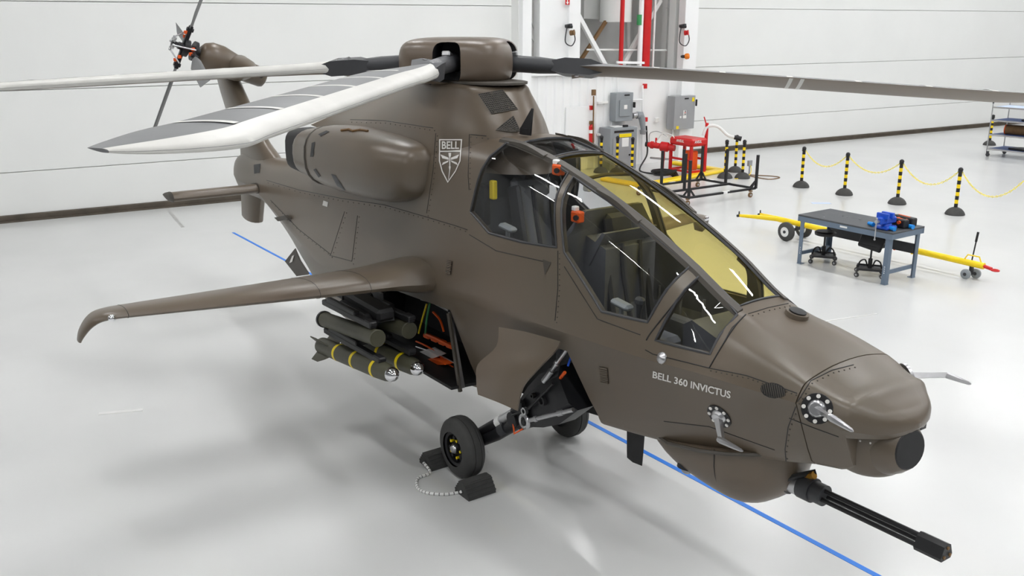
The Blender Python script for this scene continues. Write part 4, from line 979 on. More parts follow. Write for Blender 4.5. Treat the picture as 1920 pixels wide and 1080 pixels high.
# ================================================================== things around the aircraft
# ---- wheel chocks tied with a rope
ck = thing('wheel_chock_pair', 'pair of black ribbed wheel chocks joined by a striped rope at the near tyre', 'wheel chocks', (-6.8, 4.1, 0))
def chock(cx, cy, sg):
    P = [(-.12, 0), (.12, 0), (.115, .035), (.04, .14), (-.04, .14), (-.115, .035)]
    s = MB(); s.prism([(cx+a, cy-.15, z) for a, z in P], (0, .30, 0)); b = s.build('chock', 'rubber', ck, 0)
    for k in range(8):
        t = k/7; a = Vector((cx+.115, 0, .035)).lerp(Vector((cx+.04, 0, .14)), t); c_ = Vector((cx-.115, 0, .035)).lerp(Vector((cx-.04, 0, .14)), t)
        for q in ((a, c_)[0], c_):
            if k % 2 == 0: s = MB(); s.bar((q.x, cy-.15, q.z), (q.x, cy+.15, q.z), .014, .014); s.build('rib', 'rubber', b)
    s = MB(); s.cyl((cx, cy-.153, .05), (cx, cy-.148, .05), .025, n=10); s.build('rope_hole', 'black', b)
chock(-6.49, 4.15, 1); chock(-7.19, 4.17, -1)
rp = [(-7.19, 4.0, .05), tuple(onz(806, 886, .02)), tuple(onz(784, 897, .012)), tuple(onz(783, 914, .012)), tuple(onz(800, 924, .012)), tuple(onz(835, 927, .012)), tuple(onz(866, 922, .015)), (-6.49, 3.99, .05)]
path = cat(rp, 12)
s = MB(); s.tube(path, .014, 8); rope = s.build('rope', 'white', ck)
s = MB()
for k in range(2, len(path)-3, 3): s.cyl(tuple(path[k]), tuple(path[k]+(path[k+1]-path[k])*.55), .0146, n=8)
o = s.build('rope_flecks', 'black', rope); o['kind'] = 'stuff'
# ---- workbench
BX0, BX1, BY0, BY1, BZ = -10.28, -8.40, 13.50, 14.42, .90
wbn = thing('workbench', 'grey steel workbench with dark top right of the helicopter nose', 'workbench', ((BX0+BX1)/2, (BY0+BY1)/2, 0))
s = MB(); s.box(((BX0+BX1)/2, (BY0+BY1)/2, BZ-.015), (BX1-BX0, BY1-BY0, .03), bev=.005); s.build('bench_top', 'bench_top', wbn)
for nm, a, b in (('front_rail', (BX0, BY0+.02, BZ-.075), (BX1, BY0+.02, BZ-.075)), ('rear_rail', (BX0, BY1-.02, BZ-.075), (BX1, BY1-.02, BZ-.075)), ('end_rail', (BX0+.02, BY0, BZ-.075), (BX0+.02, BY1, BZ-.075)), ('end_rail', (BX1-.02, BY0, BZ-.075), (BX1-.02, BY1, BZ-.075))):
    s = MB(); s.bar(a, b, .03, .09); s.build(nm, 'bench_blue', wbn)
for x in (BX0+.09, BX1-.09):
    for y_ in (BY0+.07, BY1-.07):
        s = MB(); sx_ = 1 if x < -9 else -1
        s.box((x-.035*sx_, y_, BZ/2-.06), (.012, .09, BZ-.12)); s.box((x, y_-.04*(1 if y_ < 14 else -1), BZ/2-.06), (.075, .012, BZ-.12)); s.box((x, y_, .006), (.09, .1, .012)); s.prism([(x-.08, y_-.045, BZ-.03), (x+.08, y_-.045, BZ-.03), (x+.035, y_-.045, BZ-.16), (x-.035, y_-.045, BZ-.16)], (0, .012, 0))
        lg = s.build('leg', 'bench_blue', wbn, 0)
        for k in range(4): s = MB(); s.box((x+.0, y_-.047*(1 if y_ < 14 else -1), .20+k*.035), (.014, .004, .014)); s.build('slot', 'white', lg)
for x in (BX0+.09, BX1-.09):
    s = MB(); s.bar((x, BY0+.07, .20), (x, BY1-.07, .20), .04, .06); s.build('end_stretcher', 'bench_blue', wbn)
s = MB(); s.box(((BX0+BX1)/2, BY1-.07, .50), (BX1-BX0-.2, .02, .17)); s.build('back_panel', 'charcoal', wbn)
s = MB(); s.box((BX0+.95, BY0+.003, BZ-.065), (.14, .004, .03)); s.build('name_plate', 'white', wbn)
rr = random.Random(2)
sc_ = [(1545, 407), (1610, 410), (1612, 411), (1580, 405), (1588, 406)]
for px, py in sc_:
    p = onz(px, py, BZ+.004); s = MB(); s.cyl((p[0], p[1], BZ), (p[0], p[1], BZ+.012), .011, n=6); solo(s, 'bolt', 'steel', 'small bright bolt lying loose on the dark bench top', 'bolt', (p[0], p[1], BZ), 'loose bolts on the bench')
# vise, equipment and cups on the bench
v0 = onz(1676, 437, BZ); vc = Vector((-8.66, BY0+.20, BZ))
vs_ = thing('bench_vise', 'bright blue bench vise bolted to the near right bench corner', 'vise', tuple(vc))
s = MB(); s.box(vc+Vector((0, 0, .03)), (.24, .30, .06), bev=.02); s.cyl(vc+Vector((0, 0, .05)), vc+Vector((0, 0, .10)), .10, .08, 16); s.build('base', 'vise_blue', vs_)
s = MB(); s.box(vc+Vector((0, .04, .15)), (.14, .30, .12), bev=.025); s.box(vc+Vector((0, .02, .23)), (.22, .06, .10), bev=.01); s.build('rear_jaw', 'vise_blue', vs_)
s = MB(); s.box(vc+Vector((0, -.16, .16)), (.12, .14, .12), bev=.02); s.box(vc+Vector((0, -.12, .23)), (.22, .05, .10), bev=.01); s.build('front_jaw', 'vise_blue', vs_)
s = MB(); s.cyl(vc+Vector((0, -.30, .15)), vc+Vector((0, -.20, .15)), .03, n=12); s.build('screw', 'steel', vs_)
s = MB(); s.cyl(vc+Vector((-.0, -.285, .20)), vc+Vector((.0, -.285, -.14)), .009, n=8); s.ball(vc+Vector((0, -.285, .205)), .018, 8); s.ball(vc+Vector((0, -.285, -.145)), .018, 8); s.build('tommy_bar', 'steel', vs_)
eq = thing('equipment_case', 'long black equipment unit with orange knobs lying behind the blue vise', 'equipment', (-8.66, 14.1, BZ))
for k, (a, b) in enumerate((((-8.80, 14.02), (-8.46, 13.97)), ((-8.86, 14.28), (-8.46, 14.2)))):
    s = MB(); s.bar((a[0], a[1], BZ+.08), (b[0], b[1], BZ+.08), .13, .14, bev=.015); b1 = s.build('case_body', 'black', eq)
    for t in (.3, .7):
        c = Vector((a[0], a[1], 0)).lerp(Vector((b[0], b[1], 0)), t); s = MB(); s.cyl((c.x, c.y-.07, BZ+.10), (c.x, c.y-.10, BZ+.10), .03, n=10); s.build('knob', 'orange', b1)
    s = MB(); s.bar((a[0]+.05, a[1], BZ+.153), (b[0]-.1, b[1]+.01, BZ+.153), .03, .006); s.build('strip', 'orange', b1)
s = MB(); s.box((-8.66, 14.10, BZ+.06), (.3, .2, .05)); s.build('cross_piece', 'black_metal', eq)
for (x, y_), lb in (((-8.52, 13.66), 'cyan plastic cup lying beside the front of the vise'), ((-8.44, 14.06), 'cyan plastic cup lying at the end of the black equipment unit'), ((-8.94, 13.7), 'cyan plastic cup lying left of the vise')):
    s = MB(); s.lathe((x-.05, y_, BZ+.04), (x+.06, y_-.02, BZ+.035), [(0, .03), (.9, .038), (1, .04)], 14); solo(s, 'plastic_cup', 'cyan', lb, 'cup', (x, y_, BZ), 'cyan cups on the bench')
# ---- two rolling stools
def stool(cx, cy, back, label):
    t = thing('rolling_stool', label, 'stool', (cx, cy, 0), 'rolling shop stools at the bench'); c = Vector((cx, cy, 0))
    s = MB(); s.box((cx, cy, .125), (.40, .36, .02), Matrix.Rotation(.6, 3, 'Z'), bev=.005); tray = s.build('tray', 'charcoal', t)
    s = MB()
    R = Matrix.Rotation(.6, 3, 'Z'); cs = [R @ Vector(v) for v in ((.2, .18, 0), (.2, -.18, 0), (-.2, .18, 0), (-.2, -.18, 0))]
    s.tube([tuple(c+v+Vector((0, 0, .145))) for v in (cs[0], cs[1], cs[3], cs[2])], .012, 6, True); s.build('tray_rim', 'black', t)
    for v in cs:
        p = c+v*1.02; s = MB(); s.cyl(p+Vector((0, 0, .13)), p+Vector((0, 0, .08)), .012, n=8); s.cyl(p+Vector((0, -.015, .04)), p+Vector((0, .015, .04)), .04, n=14); cs_ = s.build('caster', 'rubber', t); s = MB(); s.cyl(p+Vector((0, -.017, .04)), p+Vector((0, .017, .04)), .02, n=10); s.build('caster_hub', 'steel', cs_)
    s = MB(); s.cyl(c+Vector((0, 0, .12)), c+Vector((0, 0, .30)), .035, n=12); s.cyl(c+Vector((0, 0, .3)), c+Vector((0, 0, .52)), .016, n=10); s.build('column', 'black', t)
    for sg in (-1, 1):
        d = R @ Vector((.17*sg, 0, 0)); s = MB(); s.tube(cat([tuple(c+Vector((0, 0, .16))+d*.25), tuple(c+d*.5+Vector((0, 0, .27))), tuple(c+d*.95+Vector((0, 0, .24))), tuple(c+d*1.12+Vector((0, 0, .14)))], 5), .013, 8); s.build('foot_hoop', 'black', t)
    if back:
        R2 = Matrix.Rotation(math.radians(-18), 3, 'X') @ Matrix.Rotation(math.radians(6), 3, 'Y')
        s = MB(); s.box((cx+.02, cy-.06, .60), (.46, .05, .26), R2, bev=.03); s.build('backrest', 'black', t)
        s = MB(); s.box((cx, cy+.06, .53), (.36, .34, .06), bev=.02); s.build('seat', 'black', t)
    else:
        s = MB(); s.lathe(c+Vector((0, 0, .50)), c+Vector((0, 0, .58)), [(0, .16), (.15, .185), (.7, .19), (1, .16)], 24); s.build('seat', 'black', t)
stool(-10.02, 13.98, False, 'round-seated black rolling stool under the left end of the workbench')
stool(-8.98, 13.86, True, 'black rolling stool with tilted flat backrest under the right of the workbench')
# ---- yellow tow bar behind the bench
tb = thing('tow_bar', 'long yellow aircraft tow bar on wheels lying behind the workbench', 'tow bar', (-9.8, 15.06, 0))
def tp(px, py, y_=15.06): return tup(ony(px, py, y_))
A, B = Vector(tp(1452, 430)), Vector(tp(1845, 501)); A.z = .34; B.z = .27
s = MB(); s.tube([A, A.lerp(B, .5), B], .055, 14); s.build('tube', 'safety_yellow', tb)
for y_, p in ((14.82, (1385, 414)), (15.28, (1425, 405))):
    q = Vector(tp(*p, y_)); q.z = max(q.z, .30); s = MB(); s.tube([A+Vector((.1, 0, 0)), A.lerp(q, .45), q], [.05, .045, .03], 10); s.build('fork', 'safety_yellow', tb)
    s = MB(); s.cyl(q-Vector((0, .05, 0)), q+Vector((0, .05, 0)), .028, n=10); s.cyl(q, q+Vector((0, 0, .09)), .014, n=8); s.build('fork_pin', 'black', tb)
s = MB(); s.cyl((-11.51, 14.79, .2), (-11.51, 15.33, .2), .02, n=8); s.bar((-11.51, 15.06, .2), (-11.2, 15.06, .33), .05, .06); s.build('axle', 'charcoal', tb)
for y_ in (14.79, 15.33):
    c = Vector((-11.51, y_, .19)); s = MB(); s.lathe(c-Vector((0, .06, 0)), c+Vector((0, .06, 0)), [(0, .10), (.1, .16), (.3, .19), (.7, .19), (.9, .16), (1, .10)], 24, False); w = s.build('tyre', 'rubber', tb); s = MB(); s.cyl(c-Vector((0, .055, 0)), c+Vector((0, .055, 0)), .10, n=16); r_ = s.build('wheel_disc', 'white', tb); s = MB(); s.cyl(c-Vector((0, .07, 0)), c+Vector((0, .07, 0)), .03, n=10); s.build('hub', 'charcoal', tb)
s = MB(); s.tube([B+Vector((-.35, 0, .05)), B+Vector((-.3, 0, .14)), B+Vector((-.1, 0, .14)), B+Vector((-.06, 0, .05))], .012, 6); s.build('handle', 'safety_yellow', tb)
s = MB(); s.cyl(B, B+Vector((.13, .0, -.02)), .03, n=10); s.tube([tuple(B+Vector((.19+.06*math.cos(t), .05*math.sin(t), -.03))) for t in np.linspace(0, 2*math.pi, 12, endpoint=False)], .016, 8, True); s.build('lunette_ring', 'red', tb)
for dx, y_ in ((-7.90, 15.0), (-7.82, 15.18)):
    c = Vector((dx, y_, .085)); s = MB(); s.lathe(c-Vector((0, .03, 0)), c+Vector((0, .03, 0)), [(0, .06), (.2, .085), (.8, .085), (1, .06)], 18); w = s.build('jack_wheel', 'panel_grey', tb); s = MB(); s.cyl(c-Vector((0, .035, 0)), c+Vector((0, .035, 0)), .03, n=10); s.build('jack_hub', 'charcoal', w)
s = MB(); s.bar((-7.86, 15.09, .08), (-7.86, 15.09, .24), .05, .06); s.bar((-7.9, 15.0, .085), (-7.82, 15.18, .085), .03, .03); s.build('jack_bracket', 'charcoal', tb)
s = MB(); s.cyl((-7.88, 15.09, .24), (-7.85, 15.12, .80), .012, n=8); s.cyl((-7.86, 15.11, .64), (-7.85, 15.12, .81), .02, n=8); s.build('jack_lever', 'black', tb)
for t in (.62, .70):
    q = A.lerp(B, t); s = MB(); s.lathe(q-Vector((.02, 0, 0)), q+Vector((.02, 0, 0)), [(0, .062), (1, .062)], 14); s.box(q-Vector((0, 0, .06)), (.03, .03, .04)); s.build('clamp', 'orange' if t < .65 else 'safety_yellow', tb)
# ---- striped posts and chains
def post(loc, label, group='yellow and black striped barrier posts'):
    global post0
    if post0 is None:
        t = thing('barrier_post', label, 'barrier post', (0, 0, 0), group)
        s = MB(); s.lathe((0, 0, 0), (0, 0, .17), [(0, .205), (.06, .215), (.2, .208), (.4, .192), (.6, .165), (.8, .125), (.93, .08), (1, .045)], 24); s.build('base', 'rubber', t, 40)
        n = 9; z0, z1 = .165, .955
        for k in range(n):
            a = z0+(z1-z0)*k/n; b = z0+(z1-z0)*(k+1)/n; s = MB(); s.cyl((0, 0, a), (0, 0, b), .04, n=14); s.build('stripe', 'black' if k % 2 == 0 else 'safety_yellow', t)
        s = MB(); s.cyl((0, 0, .95), (0, 0, .985), .045, n=14); s.ball((0, 0, 1.02), .055, 14); s.build('cap', 'black', t)
        for sg in (-1, 1): s = MB(); s.tube([(sg*.035, 0, .97), (sg*.06, 0, .985), (sg*.062, 0, .955), (sg*.045, 0, .95)], .006, 5); s.build('chain_hook', 'black', t)
        t.location = loc; post0 = t; return t
    c = dup(post0, loc); c['label'] = label; c['group'] = group; return c
post0 = None
row = [(-15.37, 20.2, 0), (-14.01, 20.16, 0), (-12.52, 20.15, 0), (-11.02, 20.08, 0), (-9.55, 20.05, 0)]
names = ['striped post at the left end of the chained row', 'second striped post from the left in the chained row', 'third striped post from the left in the chained row', 'nearest striped post of the chained row, right of the bench', None]
for p, nm in zip(row, names):
    if nm: post(p, nm)
post((-17.1, 32.83, 0), 'distant striped post beside the wheeled shelf trolley')
post((-17.55, 19.66, 0), 'striped post right of the red unit, left of the close pair'); post((-17.25, 20.04, 0), 'striped post right of the red unit, right of the close pair'); post((-18.15, 20.75, 0), 'striped post mostly hidden behind the close pair by the red unit')
post((-20.31, 17.45, 0), 'striped post furthest from the red unit in front of the grey cabinet'); post((-19.93, 17.73, 0), 'middle striped post in front of the grey cabinet'); post((-19.50, 17.92, 0), 'striped post nearest the red unit in front of the grey cabinet')
for i in range(4):
    a, b = Vector(row[i])+Vector((.05, 0, .965)), Vector(row[i+1])+Vector((-.05, 0, .965)); sag = (.33, .30, .38, .44)[i]; L = []
    for k in range(31):
        t = k/30; p = a.lerp(b, t); p.z -= sag*4*t*(1-t); L.append(p)
    ch = thing('chain', ['yellow plastic chain hanging between the first two posts of the row', 'yellow plastic chain hanging between the middle posts of the row', 'yellow plastic chain hanging left of the nearest post', 'yellow plastic chain hanging from the nearest post out of frame'][i], 'chain', tuple(L[15]), 'yellow chains along the posts')
    s = MB()
    for k in range(30):
        d = (L[k+1]-L[k]); e = d.normalized(); sd = Vector((0, 1, 0)) if k % 2 else e.cross(Vector((0, 1, 0))).normalized(); c = (L[k]+L[k+1])/2
        s.tube([tuple(c+e*(math.cos(q)*d.length*.62)+sd*(math.sin(q)*.017)) for q in np.linspace(0, 2*math.pi, 8, endpoint=False)], .0065, 4, True)
    o = s.build('links', 'chain_yellow', ch); o['kind'] = 'stuff'
# ---- black rack dolly
cart = thing('rack_dolly', 'low black steel rack dolly with upright posts standing on casters', 'dolly', (-16.05, 17.0, 0))
ZR = .20
def rail(a, b, nm='frame_rail'):
    s = MB(); s.bar((a[0], a[1], ZR), (b[0], b[1], ZR), .055, .055, bev=.006); return s.build(nm, 'black', cart)
for x in (-15.22, -16.05, -16.95):
    rail((x, 15.82), (x+.04, 18.15))
rail((-15.18, 18.12), (-16.98, 18.06)); rail((-15.22, 15.85), (-16.95, 15.82))
for x, y_, hh in ((-15.25, 15.87, .88), (-15.15, 18.13, .84), (-16.04, 16.52, .90), (-16.05, 18.02, .90), (-16.85, 16.52, .88), (-16.93, 18.05, .88), (-16.92, 17.35, .85)):
    s = MB(); s.box((x, y_, ZR+hh/2), (.06, .06, hh), bev=.005); pt = s.build('upright', 'black', cart)
for x, y_ in ((-15.25, 15.87), (-15.15, 18.13), (-16.93, 18.05)):
    sy = 1 if y_ < 17 else -1
    s = MB(); s.bar((x, y_, ZR+.22), (x, y_+sy*.2, ZR), .03, .04); s.build('gusset', 'black', cart); s = MB(); s.bar((x, y_, ZR+.22), (x-.18 if x > -16 else x+.18, y_, ZR), .03, .04); s.build('gusset', 'black', cart)
for x, y_ in ((-15.25, 15.84), (-15.13, 17.92), (-16.95, 17.95), (-16.95, 15.84)):
    s = MB(); s.box((x, y_, .16), (.07, .07, .03)); s.cyl((x-.02, y_, .065), (x+.02, y_, .065), .065, n=18); c_ = s.build('caster', 'brown', cart); s = MB(); s.cyl((x-.023, y_, .065), (x+.023, y_, .065), .03, n=10); s.build('caster_hub', 'steel', c_)
for x, y_ in ((-15.2, 17.1), (-16.6, 18.1), (-16.95, 17.0)):
    s = MB(); s.box((x, y_, ZR), (.06, .22 if x != -16.6 else .06, .06) if x != -16.6 else (.15, .06, .06)); s.build('paper_label', 'white', cart)
# ---- yellow spill berm, red foam unit, hose
berm = thing('spill_berm', 'low bright yellow spill berm on the floor around the red unit', 'spill berm', (-19, 18.8, 0))
for a, b in (((-20.35, 20.35), (-18.35, 20.40)), ((-18.35, 20.40), (-17.75, 16.6)), ((-17.75, 16.7), (-19.2, 16.6))):
    s = MB(); A, B = Vector((*a, .045)), Vector((*b, .045)); s.bar(A, B, .30, .09, bev=.03); s.build('berm_side', 'safety_yellow', berm)
red = thing('foam_unit', 'red wheeled fire foam unit on the yellow berm near the wall', 'fire equipment', (-18.70, 19.35, 0))
x0, x1, y0_, y1_ = -19.1, -18.3, 19.05, 19.6
for x in (x0, x1):
    for y_ in (y0_, y1_): s = MB(); s.box((x, y_, .42), (.07, .07, .84)); s.build('leg', 'red', red)
for a, b in (((x0, y0_, .12), (x0, y1_, .12)), ((x1, y0_, .12), (x1, y1_, .12)), ((x0, y0_, .45), (x1, y0_, .45)), ((x0, y1_, .45), (x1, y1_, .45)), ((x0, y0_, .12), (x1, y0_, .12))):
    s = MB(); s.bar(a, b, .05, .06); s.build('cross_bar', 'red', red)
s = MB(); s.box(((x0+x1)/2, (y0_+y1_)/2, .94), (x1-x0+.1, y1_-y0_+.1, .22), bev=.05); hd_ = s.build('hood', 'red', red)
s = MB(); text_on(s, 'ANSUL', (x1+.052, y0_+.06, .93), (x1+.052, y0_+.34, .93), (0, 0, 1), .08); s.build('lettering', 'white', hd_, 0)
s = MB(); text_on(s, 'ANSUL', (x0+.25, y0_-.052, .93), (x0+.55, y0_-.052, .93), (0, 0, 1), .08); s.build('lettering', 'white', hd_, 0)
s = MB(); s.box((-18.62, 19.35, .40), (.35, .30, .55), bev=.03); s.build('tank', 'orange', red)
s = MB(); s.cyl((-18.42, 19.75, .0), (-18.42, 19.75, 1.45), .05, n=12); s.build('standpipe', 'red', red)
m0, m1 = Vector((-19.75, 18.75, .78)), Vector((-19.0, 19.1, .72))
s = MB(); s.lathe(m0, m1, [(0, .06), (.1, .09), (.12, .11), (.2, .11), (.22, .085), (.45, .085), (.5, .14), (.75, .14), (.8, .09), (1, .09)], 16); mf = s.build('manifold', 'red', red)
s = MB(); s.cyl(m0-(m1-m0)*.08, m0, .075, n=14); s.build('coupling', 'black', mf)
s = MB(); s.cyl(m0.lerp(m1, .3), m0.lerp(m1, .3)+Vector((0, 0, .22)), .03, n=10); s.cyl(m0.lerp(m1, .6)-Vector((0, 0, .4)), m0.lerp(m1, .6), .04, n=10); s.cyl(m0.lerp(m1, .6)-Vector((0, 0, .78)), m0.lerp(m1, .6)-Vector((0, 0, .4)), .03, n=10); s.build('branch_pipe', 'red', mf)
s = MB(); s.cyl(m0.lerp(m1, .2)-Vector((.1, 0, .38)), m0.lerp(m1, .9)-Vector((0, 0, .34)), .03, n=10); s.build('side_nozzle', 'steel', mf)
s = MB(); s.tube(cat([tuple(m0+Vector((.05, 0, .08))), tuple(m0+Vector((.12, -.05, .33))), tuple(m0+Vector((.35, .05, .40))), tuple(m0+Vector((.6, .2, .25)))], 6), .012, 6); s.build('bypass_hose', 'steel', mf)
s = MB(); s.tube(cat([tuple(m0+Vector((.3, .05, .1))), tuple(m0+Vector((.5, .1, .36))), tuple(m0+Vector((.75, .25, .3))), tuple(m0+Vector((.8, .3, .1)))], 6), .012, 6); s.build('bypass_hose', 'white', mf)
s = MB(); s.tube(cat([(-18.45, 19.65, 1.1), (-18.4, 19.75, 1.34), (-18.2, 19.95, 1.36), (-17.98, 20.15, 1.12), (-17.85, 20.3, 1.06)], 6), .045, 10); hs = s.build('foam_hose', 'white', red)
s = MB(); s.cyl((-17.86, 20.29, 1.065), (-17.72, 20.43, 1.02), .06, .07, 14); s.build('nozzle', 'black', hs)
s = MB(); s.cyl((-18.42, 19.75, 1.35), (-18.5, 19.7, 1.62), .018, n=8); s.build('valve_lever', 'red', red)
hc = thing('cable_coil', 'coil of black cable lying on the floor below the red manifold', 'cable', (-18.55, 18.2, 0))
s = MB()
L = [(-18.55+(.34+.04*math.sin(k*.9))*math.cos(k*.32), 18.3+(.34+.04*math.sin(k*.9))*math.sin(k*.32), .03+.016*(k % 20)/4+.0015*k) for k in range(100)]; s.tube(L, .022, 6); s.build('coil', 'black', hc)
s = MB(); s.tube(cat([tuple(bay(1212, 236, .12)), tuple(bay(1213, 262, .15)), tuple(bay(1213, 290, .25)), (-19.9, 18.6, .03), (-19.2, 18.4, .03), (-18.8, 18.5, .05)], 8), .025, 8); s.build('cable_run', 'black', hc)
s = MB(); s.tube([tuple(p) for p in cat([(-17.26, 20.3, .01), tuple(onz(1405, 330, .01)), tuple(onz(1440, 336, .01)), tuple(onz(1462, 333, .01)), tuple(onz(1445, 330, .01)), tuple(onz(1405, 328, .01))], 6)], .015, 6); solo(s, 'air_hose', 'brown', 'thin brown hose looped on the floor beside the posts', 'hose', tuple(onz(1440, 333)))
# ---- electrical boxes on the white wall
def wbox(name, px0, py0, px1, py1, dep, off, m, label, cat_, z0=None):
    a = bay(px0, py1, off); b = bay(px1, py1, off); zt = float(bay((px0+px1)/2, py0, off)[2]); zb = float(a[2]+b[2])/2 if z0 is None else z0
    c = (a+b)/2; t = thing(name, label, cat_, (float(c[0]), float(c[1]), zb if z0 is None else 0.)); w = float(np.linalg.norm((b-a)[:2]))
    ctr = c-WN*dep/2; R = Matrix((Vector(WN), Vector(WT), Vector((0, 0, 1)))).transposed()
    s = MB(); s.box((ctr[0], ctr[1], (zb+zt)/2), (dep, w, zt-zb), R, bev=.01); bd_ = s.build('box_body', m, t)
    return t, c, w, zb, zt, R
def onbox(t, c, R, v, z, dv, dz, th, m, nm, out=0.):
    p = c+WT*v+WN*(th/2+out); s = MB(); s.box((p[0], p[1], z), (th, dv, dz), R, bev=min(th, dv, dz)*.2); return s.build(nm, m, t)
t, c, w, zb, zt, R = wbox('disconnect_box', 1154, 174, 1186, 227, .30, .32, 'panel_grey', 'upper grey electrical disconnect box on the white wall above the cabinet', 'electrical box'); hgt = zt-zb
onbox(t, c, R, 0, (zb+zt)/2-.03, w*.62, hgt*.58, .03, 'panel_grey', 'cover'); onbox(t, c, R, .02, (zb+zt)/2, w*.2, hgt*.15, .036, 'white', 'label_plate'); onbox(t, c, R, .08, zt-.07, w*.3, .04, .01, 'black', 'name_strip'); onbox(t, c, R, w*.52, (zb+zt)/2+.05, .05, .16, .08, 'black', 'switch_lever')
t, c, w, zb, zt, R = wbox('electrical_cabinet', 1143, 240, 1193, 300, .55, .62, 'panel_grey', 'floor-standing grey electrical cabinet with a yellow warning label', 'electrical cabinet', 0.)
onbox(t, c, R, .0, zt-.10, w*.72, .06, .012, 'black', 'recess'); onbox(t, c, R, 0, zt*.42, w*.8, zt*.70, .015, 'panel_grey2', 'door'); onbox(t, c, R, .05, zt-.22, w*.45, .10, .022, 'yellow', 'warning_label'); onbox(t, c, R, .05, zt-.42, w*.25, .26, .022, 'white', 'paper_sheet'); onbox(t, c, R, .22, zt*.35, .06, .05, .04, 'black', 'latch')
p = c-WN*.25+WT*-.1; s = MB(); s.box((p[0], p[1], zt+.02), (.22, .30, .035), R, bev=.005); solo(s, 'manual', 'white', 'white binder lying flat on top of the grey cabinet', 'binder', (p[0], p[1], zt))
p = c-WN*.2+WT*.2; s = MB(); s.box((p[0], p[1], zt+.03), (.10, .15, .06), R, bev=.01); solo(s, 'small_box', 'black', 'small black box on top of the grey cabinet', 'box', (p[0], p[1], zt))
t, c, w, zb, zt, R = wbox('control_panel', 1263, 180, 1301, 242, .35, .45, 'panel_grey2', 'grey control panel with buttons and yellow stickers mounted on the right column', 'electrical box'); hgt = zt-zb
for v, z, dv, dz, m, nm in ((.04, zt-.08, .16, .04, 'black', 'name_strip'), (.0, (zb+zt)/2, .11, .14, 'white', 'button_plate'), (.0, (zb+zt)/2-.13, .14, .09, 'white', 'label_plate'), (-.12, (zb+zt)/2-.13, .06, .06, 'white', 'label_plate'), (.24, zt-.12, .09, .12, 'yellow', 'warning_sticker'), (-.2, zb+.06, .10, .09, 'yellow', 'warning_sticker')): onbox(t, c, R, v*w/.62, z, dv, dz, .012, m, nm)
for k, m in enumerate(('black', 'red', 'black')): onbox(t, c, R, .0, (zb+zt)/2+.045-.045*k, .03, .03, .03, m, 'push_button', .012)
onbox(t, c, R, w*.52, zt-.22, .04, .20, .06, 'black', 'switch_handle')
# plug connector and conduit by the disconnect box
pl = thing('power_connector', 'grey angled power connector plugged in beside the disconnect box', 'connector', tuple(bay(1200, 236, .2)))
s = MB(); s.cyl(tuple(bay(1186, 217, .2)), tuple(bay(1196, 215, .2)), .09, n=14); s.build('collar', 'steel', pl)
s = MB(); s.tube([tuple(bay(1194, 216, .2)), tuple(bay(1201, 216, .22)), tuple(bay(1204, 224, .25)), tuple(bay(1206, 244, .28))], [.11, .12, .10, .07], 12); s.build('elbow', 'panel_grey', pl)
s = MB(); s.cyl(tuple(bay(1206, 244, .28)), tuple(bay(1205, 252, .28)), .11, .08, 12); s.build('plug', 'panel_grey2', pl)
def pipe(name, pts, r, m, label, cat_='pipe', off=.1, n=10):
    P = [tuple(bay(*p, off)) for p in pts]; s = MB(); s.tube(P, r, n); lo = min(P, key=lambda q: q[2]); return solo(s, name, m, label, cat_, lo)
# red risers come down from the ceiling behind the ledge
def riser(px, ytop, ybot, r, m, label, off=-.35, foot=True):
    a = bay(px, ybot, off); s = MB(); s.cyl((a[0], a[1], ZB-.02 if foot else a[2]), (a[0], a[1], CEIL), r, n=14); return solo(s, 'riser_pipe', m, label, 'pipe', (a[0], a[1], ZB))
riser(1164, 0, 115, .065, 'red', 'thin red riser pipe left of the white pipe'); riser(1210, 0, 122, .13, 'red', 'thick red fire riser pipe in the recess')
o = riser(1199, 0, 118, .075, 'wall_white', 'white riser pipe with green band beside the thick red pipe')
s = MB(); a = bay(1199, 34, -.35); s.cyl((a[0], a[1], a[2]-.2), (a[0], a[1], a[2]+.1), .078, n=14); s.build('green_band', 'green', o)
riser(1224, 0, 118, .035, 'wall', 'slim white conduit right of the thick red pipe')
# big pale duct hanging in the recess
a = bay(1155, 20, -1.0); s = MB(); zbt = float(bay(1155, 40, -1.0)[2]); s.cyl((a[0], a[1], zbt), (a[0], a[1], CEIL-.01), .48, n=28); s.lathe((a[0], a[1], zbt-.02), (a[0], a[1], zbt+.05), [(0, .49), (1, .49)], 28); solo(s, 'air_duct', 'wall', 'large pale round air duct hanging at the top of the recess', 'duct', (a[0], a[1], zbt))
a = bay(1102, 20, -1.7); s = MB(); zbt = float(bay(1108, 36, -1.6)[2]); s.box((a[0], a[1], (zbt+CEIL)/2), (.5, .7, CEIL-zbt-.02)); solo(s, 'air_handler', 'wall_grey', 'pale square air handler left of the round duct', 'duct', (a[0], a[1], zbt))
for pts, r, m, lb in (([(1205, 160), (1204, 300)], .03, 'wall_white', 'white conduit running down the wall right of the disconnect box'), ([(1158, 145), (1158, 172)], .03, 'wall_white', 'white conduit dropping into the top of the disconnect box'), ([(1160, 188), (1205, 187)], .022, 'wall_white', 'thin horizontal white conduit above the power connector'),
                      ([(1255, 145), (1255, 184)], .03, 'wall_white', 'white conduit feeding the right control panel'), ([(1262, 242), (1262, 300)], .03, 'wall_white', 'white conduit below the right control panel')):
    pipe('conduit', pts, r, m, lb, off=.08)
